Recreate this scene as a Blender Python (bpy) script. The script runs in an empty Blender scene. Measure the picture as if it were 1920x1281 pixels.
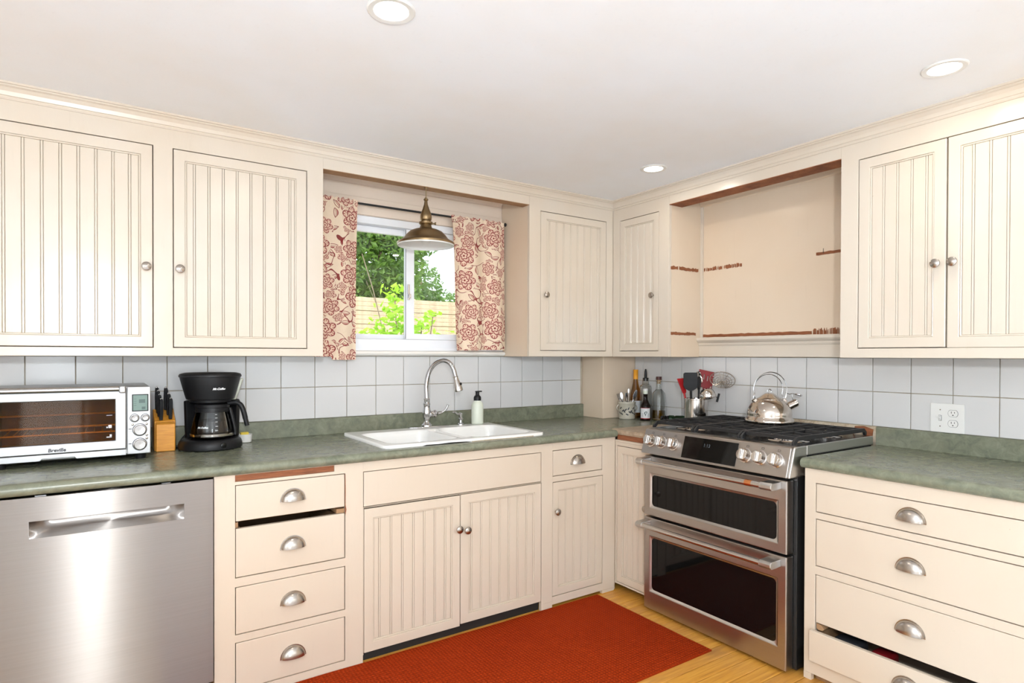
import bpy, bmesh, math, random
from mathutils import Vector, Matrix
random.seed(7)
PI = math.pi
scene = bpy.context.scene
COL = scene.collection

# ------------------------------------------------------------------ camera
FPX, PPX, PPY, YAW, PITCH, ROLL = 1135.4116, 960.0, 675.6734, .5948, -.0081, .0027
CAM = Vector((-2.896, -3.0378, 1.2607))
_F = Vector((math.sin(YAW)*math.cos(PITCH), math.cos(YAW)*math.cos(PITCH), math.sin(PITCH)))
_R0 = Vector((math.cos(YAW), -math.sin(YAW), 0)); _U0 = _R0.cross(_F)
_R = _R0*math.cos(ROLL) + _U0*math.sin(ROLL); _U = -_R0*math.sin(ROLL) + _U0*math.cos(ROLL)
cd = bpy.data.cameras.new('camera'); cam = bpy.data.objects.new('camera', cd); COL.objects.link(cam)
cam.matrix_world = Matrix(((_R.x, _U.x, -_F.x, CAM.x), (_R.y, _U.y, -_F.y, CAM.y), (_R.z, _U.z, -_F.z, CAM.z), (0, 0, 0, 1)))
cd.sensor_fit = 'HORIZONTAL'; cd.sensor_width = 36.0; cd.lens = FPX/1920*36.0
cd.shift_x = 0.0; cd.shift_y = (PPY-640.5)/1920
cd.clip_start = .05
scene.camera = cam

# ------------------------------------------------------------------ world, sun, daylight, exposure
world = bpy.data.worlds.new('sky'); scene.world = world; world.use_nodes = True
bg = world.node_tree.nodes['Background']; bg.inputs[0].default_value = (.86, .93, 1.0, 1); bg.inputs[1].default_value = 3.6
sun = bpy.data.lights.new('sun', 'SUN'); sun.energy = 8.0; sun.angle = .02; sun.color = (1, .95, .86)
so = bpy.data.objects.new('sun', sun); COL.objects.link(so)
so.rotation_euler = Vector((.35, .75, -.95)).to_track_quat('-Z', 'Y').to_euler()
def area(name, loc, direction, sx, sy, power, color):
    l = bpy.data.lights.new(name, 'AREA'); l.shape = 'RECTANGLE'; l.size = sx; l.size_y = sy; l.energy = power; l.color = color
    o = bpy.data.objects.new(name, l); COL.objects.link(o); o.location = loc
    o.rotation_euler = Vector(direction).to_track_quat('-Z', 'Z').to_euler(); return o
# daylight coming in at the two windows and the glazed door of the walls behind the camera
area('daylight_front_window', (-1.35, -5.50, 1.45), (0, 1, 0), 1.5, 1.25, 12, (.90, .96, 1))
area('daylight_front_door', (-3.30, -5.50, 1.10), (0, 1, 0), .55, 1.75, 26, (.90, .96, 1))
area('daylight_left_window', (-4.50, -3.1, 1.40), (1, 0, 0), 1.7, 1.3, 11, (.90, .96, 1))
vs = scene.view_settings
vs.view_transform = 'Standard'; vs.look = 'None'; vs.gamma = 1.0; vs.use_curve_mapping = False; vs.exposure = -.55

# ------------------------------------------------------------------ pixel -> point helpers
def ray(px, py): return _F + _R*((px-PPX)/FPX) + _U*((PPY-py)/FPX)
def hit(px, py, ax, val):
    d = ray(px, py); t = (val-CAM[ax])/d[ax]; return CAM + d*t
def pA(px, py, y): p = hit(px, py, 1, y); return p.x, p.z
def pB(px, py, x): p = hit(px, py, 0, x); return p.y, p.z

# ------------------------------------------------------------------ materials
class Nodes:
    def __init__(s, name):
        s.m = bpy.data.materials.new(name); s.m.use_nodes = True
        s.t = s.m.node_tree; s.p = s.t.nodes['Principled BSDF']; s.out = s.t.nodes['Material Output']
    def n(s, ty, **kw):
        x = s.t.nodes.new(ty)
        for k, v in kw.items(): setattr(x, k, v)
        return x
    def l(s, a, b): s.t.links.new(a, b)
    def put(s, sock, v):
        if hasattr(v, 'links'): s.l(v, sock)
        else: sock.default_value = v
    def math(s, op, a, b=None, c=None, clamp=False):
        x = s.n('ShaderNodeMath', operation=op, use_clamp=clamp)
        for i, v in enumerate((a, b, c)):
            if v is not None: s.put(x.inputs[i], v)
        return x.outputs[0]
    def coord(s, kind='Object', scale=(1, 1, 1)):
        tc = s.n('ShaderNodeTexCoord'); mp = s.n('ShaderNodeMapping'); mp.inputs['Scale'].default_value = scale
        s.l(tc.outputs[kind], mp.inputs['Vector']); return mp.outputs[0]
    def world(s, scale=(1, 1, 1)):
        g = s.n('ShaderNodeNewGeometry'); mp = s.n('ShaderNodeMapping'); mp.inputs['Scale'].default_value = scale
        s.l(g.outputs['Position'], mp.inputs['Vector']); return mp.outputs[0]
    def noise(s, vec, scale, detail=4, rough=.55, dist=0):
        x = s.n('ShaderNodeTexNoise'); s.l(vec, x.inputs['Vector'])
        x.inputs['Scale'].default_value = scale; x.inputs['Detail'].default_value = detail
        x.inputs['Roughness'].default_value = rough; x.inputs['Distortion'].default_value = dist; return x.outputs['Fac']
    def ramp(s, fac, stops):
        r = s.n('ShaderNodeValToRGB'); e = r.color_ramp.elements
        while len(e) < len(stops): e.new(.5)
        for i, (p, c) in enumerate(stops): e[i].position = p; e[i].color = (*c, 1)
        s.put(r.inputs[0], fac); return r.outputs[0]
    def mix(s, fac, a, b, mode='MIX'):
        x = s.n('ShaderNodeMix', data_type='RGBA', blend_type=mode); s.put(x.inputs[0], fac)
        for i, v in ((6, a), (7, b)):
            if hasattr(v, 'links'): s.l(v, x.inputs[i])
            else: x.inputs[i].default_value = (*v, 1)
        return x.outputs[2]
    def bump(s, h, strength=.2, dist=.002):
        b = s.n('ShaderNodeBump'); b.inputs['Strength'].default_value = strength; b.inputs['Distance'].default_value = dist
        s.l(h, b.inputs['Height']); s.l(b.outputs[0], s.p.inputs['Normal'])
    def set(s, **kw):
        for k, v in kw.items():
            sock = s.p.inputs[k.replace('_', ' ')]
            if hasattr(v, 'links'): s.l(v, sock)
            elif isinstance(v, tuple): sock.default_value = (*v, 1) if len(v) == 3 else v
            else: sock.default_value = v
        return s
def simple(name, col, rough=.5, metal=0., vary=.06, scale=30, bump=0, **kw):
    a = Nodes(name); v = a.coord('Object'); n = a.noise(v, scale)
    c = a.ramp(n, [(.3, tuple(x*(1-vary) for x in col)), (.7, tuple(min(1, x*(1+vary)) for x in col))])
    a.set(Base_Color=c, Roughness=rough, Metallic=metal, **kw)
    if bump: a.bump(n, bump, .001)
    return a.m
M = {}
def paint(name, col, warm, rough, wear=.0):
    a = Nodes(name); w = a.world()
    n1 = a.noise(w, 1.7, 3); n2 = a.noise(a.world((60, 60, 6)), 1.0, 3)
    c = a.mix(a.math('MULTIPLY', a.ramp(n1, [(.42, (0, 0, 0)), (.68, (1, 1, 1))]), .75), col, warm)
    c = a.mix(a.math('MULTIPLY', a.ramp(n2, [(.62, (0, 0, 0)), (.80, (1, 1, 1))]), .10), c, tuple(x*.72 for x in warm))
    if wear:
        n3 = a.noise(a.world((1, 1, 1)), 55, 5, .7); n4 = a.noise(a.world((1, 1, .3)), 6, 2)
        k = a.math('MULTIPLY', a.ramp(n3, [(.70, (0, 0, 0)), (.74, (1, 1, 1))]), a.ramp(n4, [(.52, (0, 0, 0)), (.62, (1, 1, 1))]))
        c = a.mix(a.math('MULTIPLY', k, wear), c, (.25, .17, .10))
    a.set(Base_Color=c, Roughness=rough); a.bump(a.noise(a.world((14, 14, 5)), 5, 3), .10, .003)
    return a.m
M['cream'] = paint('cream_cabinet_paint', (.645, .58, .495), (.625, .53, .42), .24, .35)
M['cream_low'] = paint('cream_base_cabinet_paint', (.625, .535, .43), (.61, .505, .39), .34, .8)
M['cream_wall'] = paint('cream_wall_paint', (.70, .58, .45), (.67, .53, .385), .32)
M['pink_wall'] = paint('pinkish_wall_paint', (.78, .66, .55), (.75, .61, .49), .45)
M['ceiling'] = paint('ceiling_white_paint', (.855, .89, .935), (.84, .835, .825), .6)
M['shell'] = simple('room_wall_paint', (.84, .84, .83), .6)
M['sillpaint'] = paint('white_sill_paint', (.84, .81, .76), (.82, .78, .71), .35)
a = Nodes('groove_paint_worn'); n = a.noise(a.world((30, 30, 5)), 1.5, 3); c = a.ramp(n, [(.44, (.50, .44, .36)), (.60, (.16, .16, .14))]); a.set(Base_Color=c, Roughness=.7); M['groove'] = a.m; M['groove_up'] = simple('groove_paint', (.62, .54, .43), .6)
M['tile'] = simple('white_glazed_tile', (.61, .61, .61), .12, vary=.015, scale=3)
a = Nodes('brown_grout'); n = a.noise(a.world(), 9); a.set(Base_Color=a.ramp(n, [(.35, (.30, .24, .16)), (.65, (.52, .46, .36))]), Roughness=.9); M['grout'] = a.m
def laminate(name, c0, c1, c2, rough):
    a = Nodes(name); w = a.world(); n1 = a.noise(w, 26, 6, .65, .6); n2 = a.noise(w, 3.2, 3)
    c = a.ramp(n1, [(.32, c0), (.5, c1), (.68, c2)])
    c = a.mix(a.math('MULTIPLY', a.ramp(n2, [(.45, (0, 0, 0)), (.7, (1, 1, 1))]), .45), c, (.20, .19, .13))
    a.set(Base_Color=c, Roughness=rough); return a.m
M['laminate'] = laminate('green_marbled_laminate', (.120, .138, .100), (.172, .185, .130), (.225, .24, .175), .27)
M['laminate_worn'] = laminate('worn_brown_laminate', (.25, .18, .12), (.38, .28, .19), (.46, .38, .28), .45)
def brushed(name, col, rough, aniso, scale=(2, 2, 350)):
    a = Nodes(name); n = a.noise(a.world(scale), 1, 3)
    t = a.n('ShaderNodeTangent', direction_type='RADIAL', axis='Z')
    a.set(Base_Color=a.ramp(n, [(.3, tuple(x*.94 for x in col)), (.7, col)]), Metallic=1., Roughness=rough, Anisotropic=aniso, Anisotropic_Rotation=.25)
    a.l(t.outputs[0], a.p.inputs['Tangent']); return a.m
M['stainless'] = brushed('brushed_stainless', (.46, .43, .405), .30, .6); M['stainless_dw'] = brushed('brushed_stainless_dishwasher', (.32, .295, .275), .36, 1.)
M['stainless_oven'] = brushed('brushed_stainless_oven', (.60, .59, .575), .33, .3); M['stainless_toaster'] = brushed('brushed_stainless_toaster', (.40, .40, .40), .38, .3)
M['chrome'] = simple('chrome', (.58, .58, .59), .07, 1., .01)
M['kettle'] = simple('kettle_steel', (.56, .50, .44), .10, 1., .02); M['polished'] = simple('polished_steel', (.60, .57, .54), .10, 1., .02)
M['nickel'] = simple('satin_nickel', (.42, .38, .34), .26, 1., .05)
M['brass'] = simple('antique_bronze', (.27, .19, .10), .32, 1., .12, 20)
M['copper'] = simple('copper', (.75, .30, .12), .25, 1., .04)
M['black'] = simple('black_plastic', (.007, .007, .008), .42, vary=.1, Specular_IOR_Level=.3)
M['blackgloss'] = simple('black_glass', (.004, .004, .004), .05, vary=.05, Specular_IOR_Level=.25); M['bar'] = simple('satin_steel_bar', (.56, .54, .52), .24, 1., .01); M['dial'] = simple('turned_steel_dial', (.42, .41, .40), .22, 1., .04)
M['iron'] = simple('cast_iron', (.010, .010, .011), .55, vary=.3, scale=120, bump=.2)
M['enamelblack'] = simple('black_enamel', (.012, .012, .012), .22, vary=.1)
M['sink'] = simple('white_enamel', (.86, .86, .84), .14, vary=.01)
M['vinyl'] = simple('white_vinyl', (.84, .86, .90), .35, vary=.01)
M['whiteplastic'] = simple('white_plastic', (.74, .74, .72), .35, vary=.01)
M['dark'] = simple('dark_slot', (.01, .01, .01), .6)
a = Nodes('raw_brown_wood'); n = a.noise(a.world((3, 3, 60)), 5, 5, .7); a.set(Base_Color=a.ramp(n, [(.3, (.13, .035, .012)), (.7, (.36, .13, .05))]), Roughness=.75); M['raw'] = a.m
a = Nodes('tan_raw_board'); n = a.noise(a.world((2, 2, 30)), 5, 5, .7); a.set(Base_Color=a.ramp(n, [(.3, (.25, .13, .06)), (.7, (.40, .24, .12))]), Roughness=.7); M['rawtan'] = a.m  # tan-brown unpainted wood with noise streaks
a = Nodes('torn_wall_plaster'); n = a.noise(a.world(), 22, 6, .7); a.set(Base_Color=a.ramp(n, [(.3, (.33, .22, .14)), (.5, (.55, .46, .34)), (.7, (.66, .60, .50))]), Roughness=.85); M['torn'] = a.m
a = Nodes('orange_block_wood'); n = a.noise(a.coord('Object', (4, 4, 40)), 6, 4); a.set(Base_Color=a.ramp(n, [(.3, (.62, .24, .02)), (.7, (.78, .35, .045))]), Roughness=.4); M['block'] = a.m
# floor planks: tone varies from plank to plank
a = Nodes('honey_pine_floor'); oi = a.n('ShaderNodeObjectInfo'); w = a.world((1.2, 22, 1)); n = a.noise(w, 4, 5, .6, .4); n2 = a.noise(a.world((1, 3, 1)), 2.5, 4)
c = a.ramp(n, [(.25, (.42, .16, .016)), (.5, (.66, .31, .04)), (.75, (.78, .42, .08))])
c = a.mix(a.math('MULTIPLY', oi.outputs['Random'], .45), c, (.50, .24, .07))
c = a.mix(a.ramp(n2, [(.6, (0, 0, 0)), (.78, (.7, .7, .7))]), c, (.22, .09, .03))
a.set(Base_Color=c, Roughness=.35); M['floor'] = a.m
a = Nodes('rust_woven_rug'); w = a.world()
wx = a.n('ShaderNodeTexWave', bands_direction='X'); wy = a.n('ShaderNodeTexWave', bands_direction='Y')
for q in (wx, wy): a.l(w, q.inputs['Vector']); q.inputs['Scale'].default_value = 22; q.inputs['Distortion'].default_value = .8
h = a.math('MULTIPLY', wx.outputs['Fac'], wy.outputs['Fac']); n = a.noise(w, 180, 3); n2 = a.noise(w, 2.2, 3)
c = a.ramp(a.math('ADD', a.math('MULTIPLY', h, .6), a.math('MULTIPLY', n, .4)), [(.15, (.19, .014, .001)), (.8, (.40, .034, .0025))])
c = a.mix(a.math('MULTIPLY', n2, .35), c, (.48, .060, .006)); sp = a.ramp(a.noise(w, 300, 1), [(.80, (0, 0, 0)), (.83, (1, 1, 1))])
c = a.mix(a.math('MULTIPLY', sp, .35), c, (.6, .3, .2))
a.set(Base_Color=c, Roughness=.95, Specular_IOR_Level=.08); a.bump(h, .8, .004); M['rug'] = a.m
def glass(name, col, rough=0., ior=1.45):
    a = Nodes(name); n = a.noise(a.coord('Object'), 3); c = a.ramp(n, [(0, col), (1, col)])
    a.set(Base_Color=c, Roughness=rough, Transmission_Weight=1., IOR=ior); return a.m
M['glass'] = glass('clear_glass', (.96, .98, .97)); M['amberglass'] = glass('amber_wine_glass', (.55, .27, .05)); M['oil'] = glass('golden_liquid', (.55, .30, .02), ior=1.33)
M['frost'] = simple('frosted_pale_green', (.66, .70, .60), .35, vary=.03); M['greenglass'] = glass('dark_green_glass', (.03, .22, .07), .1)
a = Nodes('window_pane'); tr = a.n('ShaderNodeBsdfTransparent'); gl = a.n('ShaderNodeBsdfGlossy'); gl.inputs['Roughness'].default_value = .02
fr = a.n('ShaderNodeFresnel'); fr.inputs[0].default_value = 1.4; mx = a.n('ShaderNodeMixShader'); a.l(fr.outputs[0], mx.inputs[0])
nz = a.noise(a.coord('Object'), 2); tc = a.ramp(nz, [(0, (.96, .98, .97)), (1, (.98, .99, .99))]); a.l(tc, tr.inputs[0])
a.l(tr.outputs[0], mx.inputs[1]); a.l(gl.outputs[0], mx.inputs[2]); a.l(mx.outputs[0], a.out.inputs[0]); M['pane'] = a.m
def smoky(name, tint, fac):
    a = Nodes(name); tr = a.n('ShaderNodeBsdfTransparent'); n = a.noise(a.coord('Object'), 6)
    a.l(a.ramp(n, [(.3, tuple(x*.85 for x in tint)), (.7, tint)]), tr.inputs[0]); gl = a.n('ShaderNodeBsdfGlossy'); gl.inputs['Roughness'].default_value = .05
    fr = a.n('ShaderNodeFresnel'); fr.inputs[0].default_value = 1.25; mx = a.n('ShaderNodeMixShader'); a.l(fr.outputs[0], mx.inputs[0])
    a.l(tr.outputs[0], mx.inputs[1]); a.l(gl.outputs[0], mx.inputs[2]); a.l(mx.outputs[0], a.out.inputs[0]); return a.m
M['smoky'] = smoky('browned_oven_glass', (.80, .60, .30), .2)
M['cavity'] = simple('oven_cavity_steel', (.11, .075, .035), .45, .5, .4, 14)
M['ember'] = simple('heating_bar', (.95, .62, .18), .35, .5, .2)
M['coffee'] = simple('dark_coffee', (.008, .003, .002), .2, Specular_IOR_Level=.2)
M['lcd'] = simple('lcd_grey_green', (.13, .20, .17), .3, vary=.04)
M['lcdink'] = simple('lcd_ink', (.06, .10, .09), .4)
M['ink'] = simple('dark_print', (.03, .03, .035), .5)
M['whiteink'] = simple('white_print', (.85, .85, .85), .5)
M['red'] = simple('red_silicone', (.42, .012, .016), .35); M['darkred'] = simple('dark_red_nylon', (.22, .010, .014), .35)
M['stone'] = simple('grey_beige_stoneware', (.48, .45, .37), .3, vary=.08); M['foil'] = simple('orange_foil', (.80, .34, .02), .35)
M['label'] = simple('paper_label', (.72, .73, .74), .6); M['cork'] = simple('cork', (.45, .30, .16), .8, vary=.3, scale=200); M['yellow'] = simple('yellow_sponge', (.80, .60, .08), .8)
M['seal'] = simple('dark_wood_stopper', (.06, .012, .010), .4)
def emit(name, col, s):
    a = Nodes(name); a.set(Base_Color=col, Emission_Color=col, Emission_Strength=s); n = a.noise(a.coord('Object'), 4); a.set(Roughness=a.math('MULTIPLY', n, .5)); return a.m
M['lamp'] = emit('lamp_disc', (1, .95, .86), 9.); M['clock'] = emit('dim_clock_digits', (.09, .11, .13), .012); M['globe'] = emit('flash_globe_glow', (.93, .975, 1), 1470.)  # globe is the emitter of the added flash stand-in
# leaves
def leafmat(name, c0, c1, tl):
    a = Nodes(name); n = a.noise(a.coord('Object'), 9, 2); a.set(Base_Color=a.ramp(n, [(.3, c0), (.7, c1)]), Roughness=.5)
    ts = a.n('ShaderNodeBsdfTranslucent'); ts.inputs[0].default_value = (*tl, 1); mx = a.n('ShaderNodeMixShader'); mx.inputs[0].default_value = .45
    a.l(a.p.outputs[0], mx.inputs[1]); a.l(ts.outputs[0], mx.inputs[2]); a.l(mx.outputs[0], a.out.inputs[0]); return a.m
M['leaf_tree'] = leafmat('tree_leaf', (.08, .16, .03), (.20, .32, .07), (.20, .36, .05))
M['leaf_far'] = leafmat('far_tree_leaf', (.10, .20, .06), (.22, .34, .12), (.22, .36, .10))
M['leaf_shrub'] = leafmat('shrub_leaf', (.26, .50, .03), (.42, .66, .06), (.50, .80, .05))
M['bark'] = simple('bark', (.22, .17, .12), .9, vary=.3); M['fence'] = simple('tan_fence_board', (.50, .36, .25), .8, vary=.18, scale=14); M['grass'] = simple('grass', (.12, .20, .05), .9, vary=.3, scale=6)
# floral curtain print
def curtain_mat():
    a = Nodes('red_floral_print'); v = a.coord('Object'); sx = a.n('ShaderNodeSeparateXYZ'); a.l(v, sx.inputs[0])
    cb = a.n('ShaderNodeCombineXYZ'); a.l(sx.outputs[0], cb.inputs[0]); a.l(sx.outputs[2], cb.inputs[1]); P = cb.outputs[0]
    Mt = a.math
    def cell(scale, rnd, off):
        mp = a.n('ShaderNodeVectorMath', operation='ADD'); a.l(P, mp.inputs[0]); mp.inputs[1].default_value = (off, off*.7, 0)
        vo = a.n('ShaderNodeTexVoronoi', voronoi_dimensions='2D', feature='F1'); a.l(mp.outputs[0], vo.inputs['Vector'])
        vo.inputs['Scale'].default_value = scale; vo.inputs['Randomness'].default_value = rnd
        d = a.n('ShaderNodeVectorMath', operation='SUBTRACT'); a.l(mp.outputs[0], d.inputs[0]); a.l(vo.outputs['Position'], d.inputs[1])
        s = a.n('ShaderNodeSeparateXYZ'); a.l(d.outputs[0], s.inputs[0]); c = a.n('ShaderNodeSeparateColor'); a.l(vo.outputs['Color'], c.inputs[0])
        return s.outputs[0], s.outputs[1], c.outputs[0], c.outputs[1]
    less = lambda x, y: Mt('LESS_THAN', x, y); AND = lambda x, y: Mt('MULTIPLY', x, y); OR = lambda x, y: Mt('MAXIMUM', x, y)
    def flower(scale, rad, rnd, off):
        x, y, r0, r1 = cell(scale, rnd, off)
        R = Mt('MULTIPLY', Mt('ADD', Mt('MULTIPLY', r1, .45), .70), rad)
        r = Mt('DIVIDE', Mt('SQRT', Mt('ADD', Mt('MULTIPLY', x, x), Mt('MULTIPLY', y, y))), R)
        th = Mt('ADD', Mt('ARCTAN2', y, x), Mt('MULTIPLY', r0, 6.28))
        ink = None; fill = None
        for k, (sz, n, ph) in enumerate(((1.0, 3.0, 0.), (.66, 2.5, .7), (.36, 2.5, .2))):
            pet = Mt('MULTIPLY', Mt('ADD', Mt('MULTIPLY', Mt('ABSOLUTE', Mt('SINE', Mt('ADD', Mt('MULTIPLY', th, n), ph))), .36), .64), sz)
            e = less(Mt('ABSOLUTE', Mt('SUBTRACT', r, pet)), .045)
            f = AND(less(r, pet), less(Mt('MULTIPLY', pet, .74), r))
            f = AND(f, less(.1, Mt('SINE', Mt('MULTIPLY', th, 26.))))
            ink = e if ink is None else OR(ink, e); fill = f if fill is None else OR(fill, f)
        ink = OR(ink, less(r, .10)); return ink, fill, less(r, 1.12), less(r, 1.0)
    i1, f1, z1, b1 = flower(7.4, .054, .55, 0.)
    i2, f2, z2, b2 = flower(11., .027, .9, 3.3)
    def leaf(scale, off):
        x, y, r0, r1 = cell(scale, .95, off); an = Mt('MULTIPLY', r0, 6.28); co = Mt('COSINE', an); si = Mt('SINE', an)
        u = Mt('DIVIDE', Mt('ADD', Mt('MULTIPLY', x, co), Mt('MULTIPLY', y, si)), .026)
        w = Mt('DIVIDE', Mt('SUBTRACT', Mt('MULTIPLY', y, co), Mt('MULTIPLY', x, si)), .011)
        w = Mt('ADD', w, Mt('MULTIPLY', Mt('MULTIPLY', u, u), .5))
        q = Mt('ADD', Mt('ABSOLUTE', w), Mt('MULTIPLY', u, u))
        return OR(less(Mt('ABSOLUTE', Mt('SUBTRACT', q, .9)), .13), AND(less(Mt('ABSOLUTE', w), .10), less(q, .95))), AND(less(q, .9), less(.3, w))
    l1, lf1 = leaf(17., 7.1)
    no = a.noise(P, 9, 1); st = less(Mt('ABSOLUTE', Mt('SUBTRACT', no, .5)), .010)
    n1 = Mt('SUBTRACT', 1., z1); n2 = Mt('SUBTRACT', 1., z2)
    ink = OR(i1, AND(n1, OR(i2, AND(n2, OR(l1, st))))); fill = OR(f1, AND(n1, OR(f2, AND(n2, lf1)))); blush = OR(b1, AND(n1, b2))
    wv = a.noise(a.coord('Object', (1, 1, 1)), 400, 2)
    base = a.ramp(wv, [(.3, (.84, .68, .51)), (.7, (.92, .77, .60))])
    c = a.mix(Mt('MULTIPLY', blush, .25), base, (.75, .42, .33)); c = a.mix(Mt('MULTIPLY', fill, .8), c, (.42, .06, .055)); c = a.mix(Mt('MULTIPLY', ink, .95), c, (.25, .018, .020))
    a.set(Base_Color=c, Roughness=.9)
    ts = a.n('ShaderNodeBsdfTranslucent'); a.l(c, ts.inputs[0]); mx = a.n('ShaderNodeMixShader'); mx.inputs[0].default_value = .18
    a.l(a.p.outputs[0], mx.inputs[1]); a.l(ts.outputs[0], mx.inputs[2]); a.l(mx.outputs[0], a.out.inputs[0]); return a.m
M['curtain'] = curtain_mat()

# ------------------------------------------------------------------ mesh helpers
class MB:
    def __init__(s, tr=None): s.v = []; s.f = []; s.tr = tr or (lambda a, b, c: (a, b, c))
    def add(s, pts): i = len(s.v); s.v += [s.tr(*p) for p in pts]; return i
    def box(s, x0, x1, y0, y1, z0, z1):
        i = s.add([(x, y, z) for x in (x0, x1) for y in (y0, y1) for z in (z0, z1)])
        s.f += [tuple(i+k for k in q) for q in ((0, 1, 3, 2), (4, 6, 7, 5), (0, 4, 5, 1), (2, 3, 7, 6), (0, 2, 6, 4), (1, 5, 7, 3))]; return s
    def prism(s, poly, h0, h1, fn):   # poly in 2d, fn(a,b,h) -> 3d
        n = len(poly); i = s.add([fn(a, b, h0) for a, b in poly] + [fn(a, b, h1) for a, b in poly])
        s.f += [tuple(range(i, i+n)), tuple(range(i+2*n-1, i+n-1, -1))] + [(i+k, i+(k+1) % n, i+n+(k+1) % n, i+n+k) for k in range(n)]; return s
    def cells(s, us, vs, filled, w0, w1):   # welded slab with holes, coordinates (u, v, w)
        d = {}
        def vi(a, b, w):
            k = (a, b, w)
            if k not in d: d[k] = s.add([(us[a], vs[b], w1 if w else w0)])
            return d[k]
        ok = lambda a, b: 0 <= a < len(us)-1 and 0 <= b < len(vs)-1 and filled((us[a]+us[a+1])/2, (vs[b]+vs[b+1])/2)
        for a_ in range(len(us)-1):
            for b_ in range(len(vs)-1):
                if not ok(a_, b_): continue
                for w in (0, 1): s.f.append((vi(a_, b_, w), vi(a_+1, b_, w), vi(a_+1, b_+1, w), vi(a_, b_+1, w)))
                for (da, db, p, q) in ((-1, 0, (0, 0), (0, 1)), (1, 0, (1, 0), (1, 1)), (0, -1, (0, 0), (1, 0)), (0, 1, (0, 1), (1, 1))):
                    if not ok(a_+da, b_+db):
                        A_, B_ = (a_+p[0], b_+p[1]), (a_+q[0], b_+q[1]); s.f.append((vi(*A_, 0), vi(*B_, 0), vi(*B_, 1), vi(*A_, 1)))
        return s
    def frame(s, u0, u1, v0, v1, holes, w0, w1):
        us = sorted({u0, u1} | {h[0] for h in holes} | {h[1] for h in holes}); vv = sorted({v0, v1} | {h[2] for h in holes} | {h[3] for h in holes})
        return s.cells(us, vv, lambda u, v: u0 < u < u1 and v0 < v < v1 and not any(h[0] < u < h[1] and h[2] < v < h[3] for h in holes), w0, w1)
    def grid(s, fn, nu, nv, cu=False, cv=False):
        i = s.add([fn(a/(nu if cu else nu-1), b/(nv if cv else nv-1)) for a in range(nu) for b in range(nv)])
        for a_ in range(nu if cu else nu-1):
            for b_ in range(nv if cv else nv-1):
                s.f.append((i+a_*nv+b_, i+((a_+1) % nu)*nv+b_, i+((a_+1) % nu)*nv+(b_+1) % nv, i+a_*nv+(b_+1) % nv))
        return i
    def lathe(s, prof, o=(0, 0, 0), ax=(0, 0, 1), seg=32, cap=True):
        z = Vector(ax).normalized(); x = z.orthogonal().normalized(); y = z.cross(x); o = Vector(o); n = len(prof)
        i = s.add([tuple(o + x*(r*math.cos(2*PI*k/seg)) + y*(r*math.sin(2*PI*k/seg)) + z*h) for k in range(seg) for r, h in prof])
        for k in range(seg):
            for j in range(n-1): s.f.append((i+k*n+j, i+((k+1) % seg)*n+j, i+((k+1) % seg)*n+j+1, i+k*n+j+1))
        if cap:
            for j in (0, n-1):
                if prof[j][0] > 1e-5: s.f.append(tuple(i+k*n+j for k in range(seg)))
        return s
    def tube(s, path, r, seg=10, closed=False, cap=True):
        P = [Vector(p) for p in path]; n = len(P); rr = r if isinstance(r, (list, tuple)) else [r]*n
        T = []
        for k in range(n):
            a_ = P[(k-1) % n] if closed or k > 0 else P[k]; b_ = P[(k+1) % n] if closed or k < n-1 else P[k]; T.append((b_-a_).normalized())
        u = T[0].orthogonal().normalized(); rows = []
        for k in range(n):
            u = (u - T[k]*u.dot(T[k])).normalized(); w = T[k].cross(u)
            rows.append(s.add([tuple(P[k] + (u*math.cos(2*PI*j/seg) + w*math.sin(2*PI*j/seg))*rr[k]) for j in range(seg)]))
        for k in range(n if closed else n-1):
            a_, b_ = rows[k], rows[(k+1) % n]
            for j in range(seg): s.f.append((a_+j, a_+(j+1) % seg, b_+(j+1) % seg, b_+j))
        if cap and not closed: s.f += [tuple(rows[0]+j for j in range(seg)), tuple(rows[-1]+j for j in range(seg))]
        return s
    def mesh(s, name, mat, bevel=0, bseg=2, smooth=False, off=None, weld=0, angle=40):
        me = bpy.data.meshes.new(name)
        vv = [Vector(p)-off for p in s.v] if off else s.v
        me.from_pydata([tuple(p) for p in vv], [], s.f)
        b = bmesh.new(); b.from_mesh(me)
        if weld: bmesh.ops.remove_doubles(b, verts=b.verts, dist=weld)
        bmesh.ops.recalc_face_normals(b, faces=b.faces)
        if bevel:
            ed = [e for e in b.edges if len(e.link_faces) == 2 and e.calc_face_angle() > .6]
            bmesh.ops.bevel(b, geom=ed, offset=bevel, segments=bseg, profile=.5, affect='EDGES', clamp_overlap=True)
        if smooth:
            for f in b.faces: f.smooth = True
        b.to_mesh(me); b.free()
        if smooth: me.set_sharp_from_angle(angle=math.radians(angle))
        me.materials.append(M[mat] if isinstance(mat, str) else mat); return me
ORG = {}
def tag(o, label=None, cat=None, group=None, kind=None):
    for k, v in (('label', label), ('category', cat), ('group', group), ('kind', kind)):
        if v: o[k] = v
    return o
def thing(name, label, cat, loc=(0, 0, 0), rot=0., group=None, kind=None, local=False):
    o = bpy.data.objects.new(name, None); COL.objects.link(o); o.location = loc; o.rotation_euler = (0, 0, rot); o.empty_display_size = .05
    ORG[o] = None if local else Vector(loc); return tag(o, label, cat, group, kind)
def part(name, mb, mat, parent, bevel=0, bseg=2, smooth=False, label=None, weld=0, kind=None, angle=40):
    org = ORG.get(parent); me = mb.mesh(name, mat, bevel, bseg, smooth, org, weld, angle)
    o = bpy.data.objects.new(name, me); COL.objects.link(o); o.parent = parent; ORG[o] = org
    return tag(o, label, kind=kind)
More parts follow.
